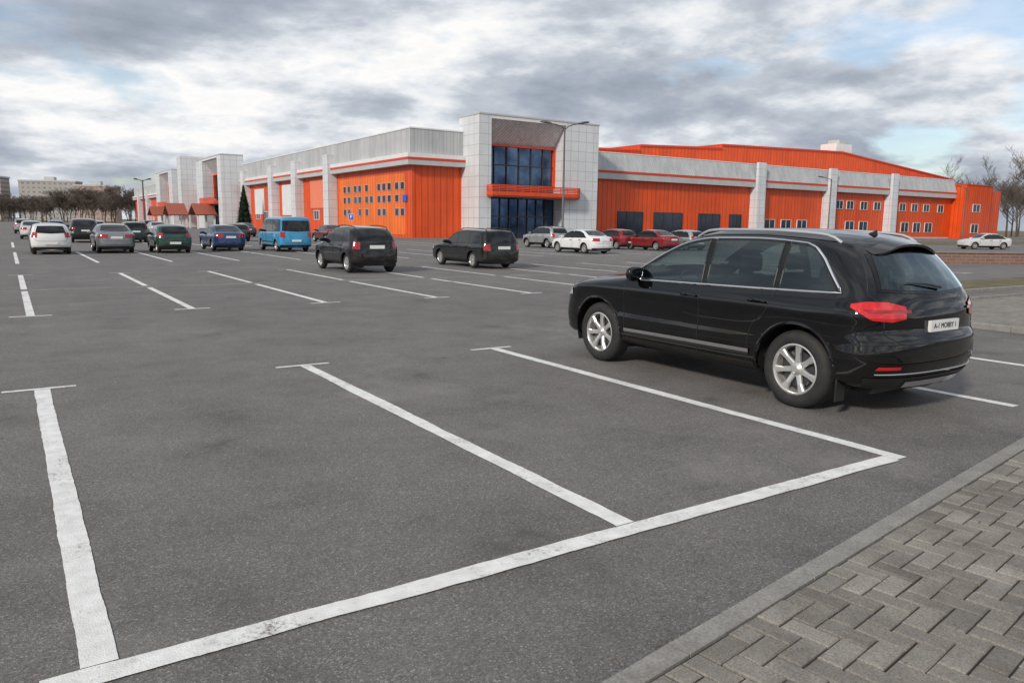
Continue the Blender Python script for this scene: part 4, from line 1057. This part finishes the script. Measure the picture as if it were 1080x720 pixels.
# ------------------------------------------------------------------ distant apartment blocks
def aptmat(name, c1):
    m, nt, b = new_mat(name); c = coords(nt)
    mp = N(nt, "ShaderNodeMapping"); mp.inputs["Rotation"].default_value = (radians(90), 0, 0); L(nt, c, mp.inputs[0])
    bt = N(nt, "ShaderNodeTexBrick"); L(nt, mp.outputs[0], bt.inputs["Vector"]); bt.inputs["Scale"].default_value = 1; bt.offset = 0
    bt.inputs["Brick Width"].default_value = 3.2; bt.inputs["Row Height"].default_value = 2.8; bt.inputs["Mortar Size"].default_value = .85; bt.inputs["Mortar Smooth"].default_value = 0
    bt.inputs["Color1"].default_value = (.17, .17, .19, 1); bt.inputs["Color2"].default_value = (.26, .25, .25, 1); bt.inputs["Mortar"].default_value = (*c1, 1)
    L(nt, bt.outputs[0], b.inputs["Base Color"]); b.inputs["Roughness"].default_value = .8; return m
AM = [aptmat("apartment_facade_beige", (.42, .35, .30)), aptmat("apartment_facade_grey", (.36, .35, .33)), aptmat("apartment_facade_brick", (.40, .29, .25))]
for i, (X, Y, wd, h, k) in enumerate(((-350, 500, 36, 27, 0), (-306, 510, 34, 25, 1), (-270, 500, 24, 22, 2))):
    x, y = fromcam(X, Y)
    a = empty("apartment_block", (x, y, -.03), "distant multi-storey apartment block with rows of windows", "apartment building", "distant apartment blocks", radians(-33.3+12))
    mobj("facade", boxv(-wd/2, wd/2, 0, 14, 0, h), BF, AM[k], a); mobj("parapet", boxv(-wd/2-.3, wd/2+.3, -.3, 14.3, h+.01, h+1), BF, M['ltgray'], a)
    mobj("lift_housing", boxv(-3, 3, 4, 9, h+1.01, h+3.4), BF, M['ltgray'], a)

# ------------------------------------------------------------------ sky & light
w = bpy.data.worlds.new("World"); scene.world = w; w.use_nodes = True; nt = w.node_tree; nt.nodes.clear()
SUN_EL, SUN_AZ = radians(30), radians(245)
sky = N(nt, "ShaderNodeTexSky"); sky.sky_type = 'NISHITA'; sky.sun_disc = False; sky.sun_elevation = SUN_EL; sky.sun_rotation = SUN_AZ
bg1 = N(nt, "ShaderNodeBackground"); L(nt, sky.outputs[0], bg1.inputs[0]); bg1.inputs[1].default_value = .14
c = coords(nt, "Generated"); s = N(nt, "ShaderNodeSeparateXYZ"); L(nt, c, s.inputs[0])
zz = mathn(nt, 'ADD', mathn(nt, 'MAXIMUM', s.outputs[2], 0), .24)
cb = N(nt, "ShaderNodeCombineXYZ"); L(nt, mathn(nt, 'DIVIDE', s.outputs[0], zz), cb.inputs[0]); L(nt, mathn(nt, 'DIVIDE', s.outputs[1], zz), cb.inputs[1])
L(nt, mathn(nt, 'MULTIPLY', s.outputs[2], 2.8), cb.inputs[2])
mp = N(nt, "ShaderNodeMapping"); L(nt, cb.outputs[0], mp.inputs[0]); mp.inputs["Location"].default_value = (7.3, 0.6, 0)
n1 = N(nt, "ShaderNodeTexNoise"); L(nt, mp.outputs[0], n1.inputs["Vector"]); n1.inputs["Scale"].default_value = 1.1; n1.inputs["Detail"].default_value = 9; n1.inputs["Roughness"].default_value = .56; n1.inputs["Distortion"].default_value = .2
n2 = N(nt, "ShaderNodeTexNoise"); L(nt, mp.outputs[0], n2.inputs["Vector"]); n2.inputs["Scale"].default_value = 3.8; n2.inputs["Detail"].default_value = 7; n2.inputs["Roughness"].default_value = .58
mx = mathn(nt, 'ADD', mathn(nt, 'MULTIPLY', n1.outputs[0], .72), mathn(nt, 'MULTIPLY', n2.outputs[0], .28))
cr = ramp(nt, mx, [(.37, (.29, .33, .40)), (.45, (.40, .445, .52)), (.505, (.54, .585, .65)), (.55, (.78, .81, .85)), (.60, (1.0, .99, .98)), (.70, (.84, .85, .87))])
bg2 = N(nt, "ShaderNodeBackground"); L(nt, cr.outputs[0], bg2.inputs[0]); bg2.inputs[1].default_value = 1.0
n3 = N(nt, "ShaderNodeTexNoise"); L(nt, mp.outputs[0], n3.inputs["Vector"]); n3.inputs["Scale"].default_value = 1.7; n3.inputs["Detail"].default_value = 6
cover = ramp(nt, n3.outputs[0], [(.36, g(.3)), (.44, g(1))])
ms = N(nt, "ShaderNodeMixShader"); L(nt, cover.outputs[0], ms.inputs[0]); L(nt, bg1.outputs[0], ms.inputs[1]); L(nt, bg2.outputs[0], ms.inputs[2])
ow = N(nt, "ShaderNodeOutputWorld"); L(nt, ms.outputs[0], ow.inputs[0])
sd = bpy.data.lights.new("sun", 'SUN'); sd.energy = 2.9; sd.angle = radians(6); sd.color = (1, .92, .82)
so = bpy.data.objects.new("sun", sd); COL.objects.link(so)
to_sun = Vector((sin(SUN_AZ)*cos(SUN_EL), cos(SUN_AZ)*cos(SUN_EL), sin(SUN_EL)))
so.rotation_euler = to_sun.to_track_quat('Z', 'Y').to_euler()

# ------------------------------------------------------------------ camera
cam = bpy.data.cameras.new("camera"); cam.sensor_width = 36; cam.lens = 26.87; cam.clip_end = 8000
co = bpy.data.objects.new("camera", cam); COL.objects.link(co)
co.matrix_world = Matrix.Translation((0, 0, 1.70)) @ Matrix.Rotation(radians(-33.3), 4, 'Z') @ Matrix.Rotation(radians(90-8.73), 4, 'X') @ Matrix.Rotation(radians(.774), 4, 'Z')
scene.camera = co
scene.view_settings.view_transform = 'Standard'; scene.view_settings.look = 'None'; scene.view_settings.exposure = 0
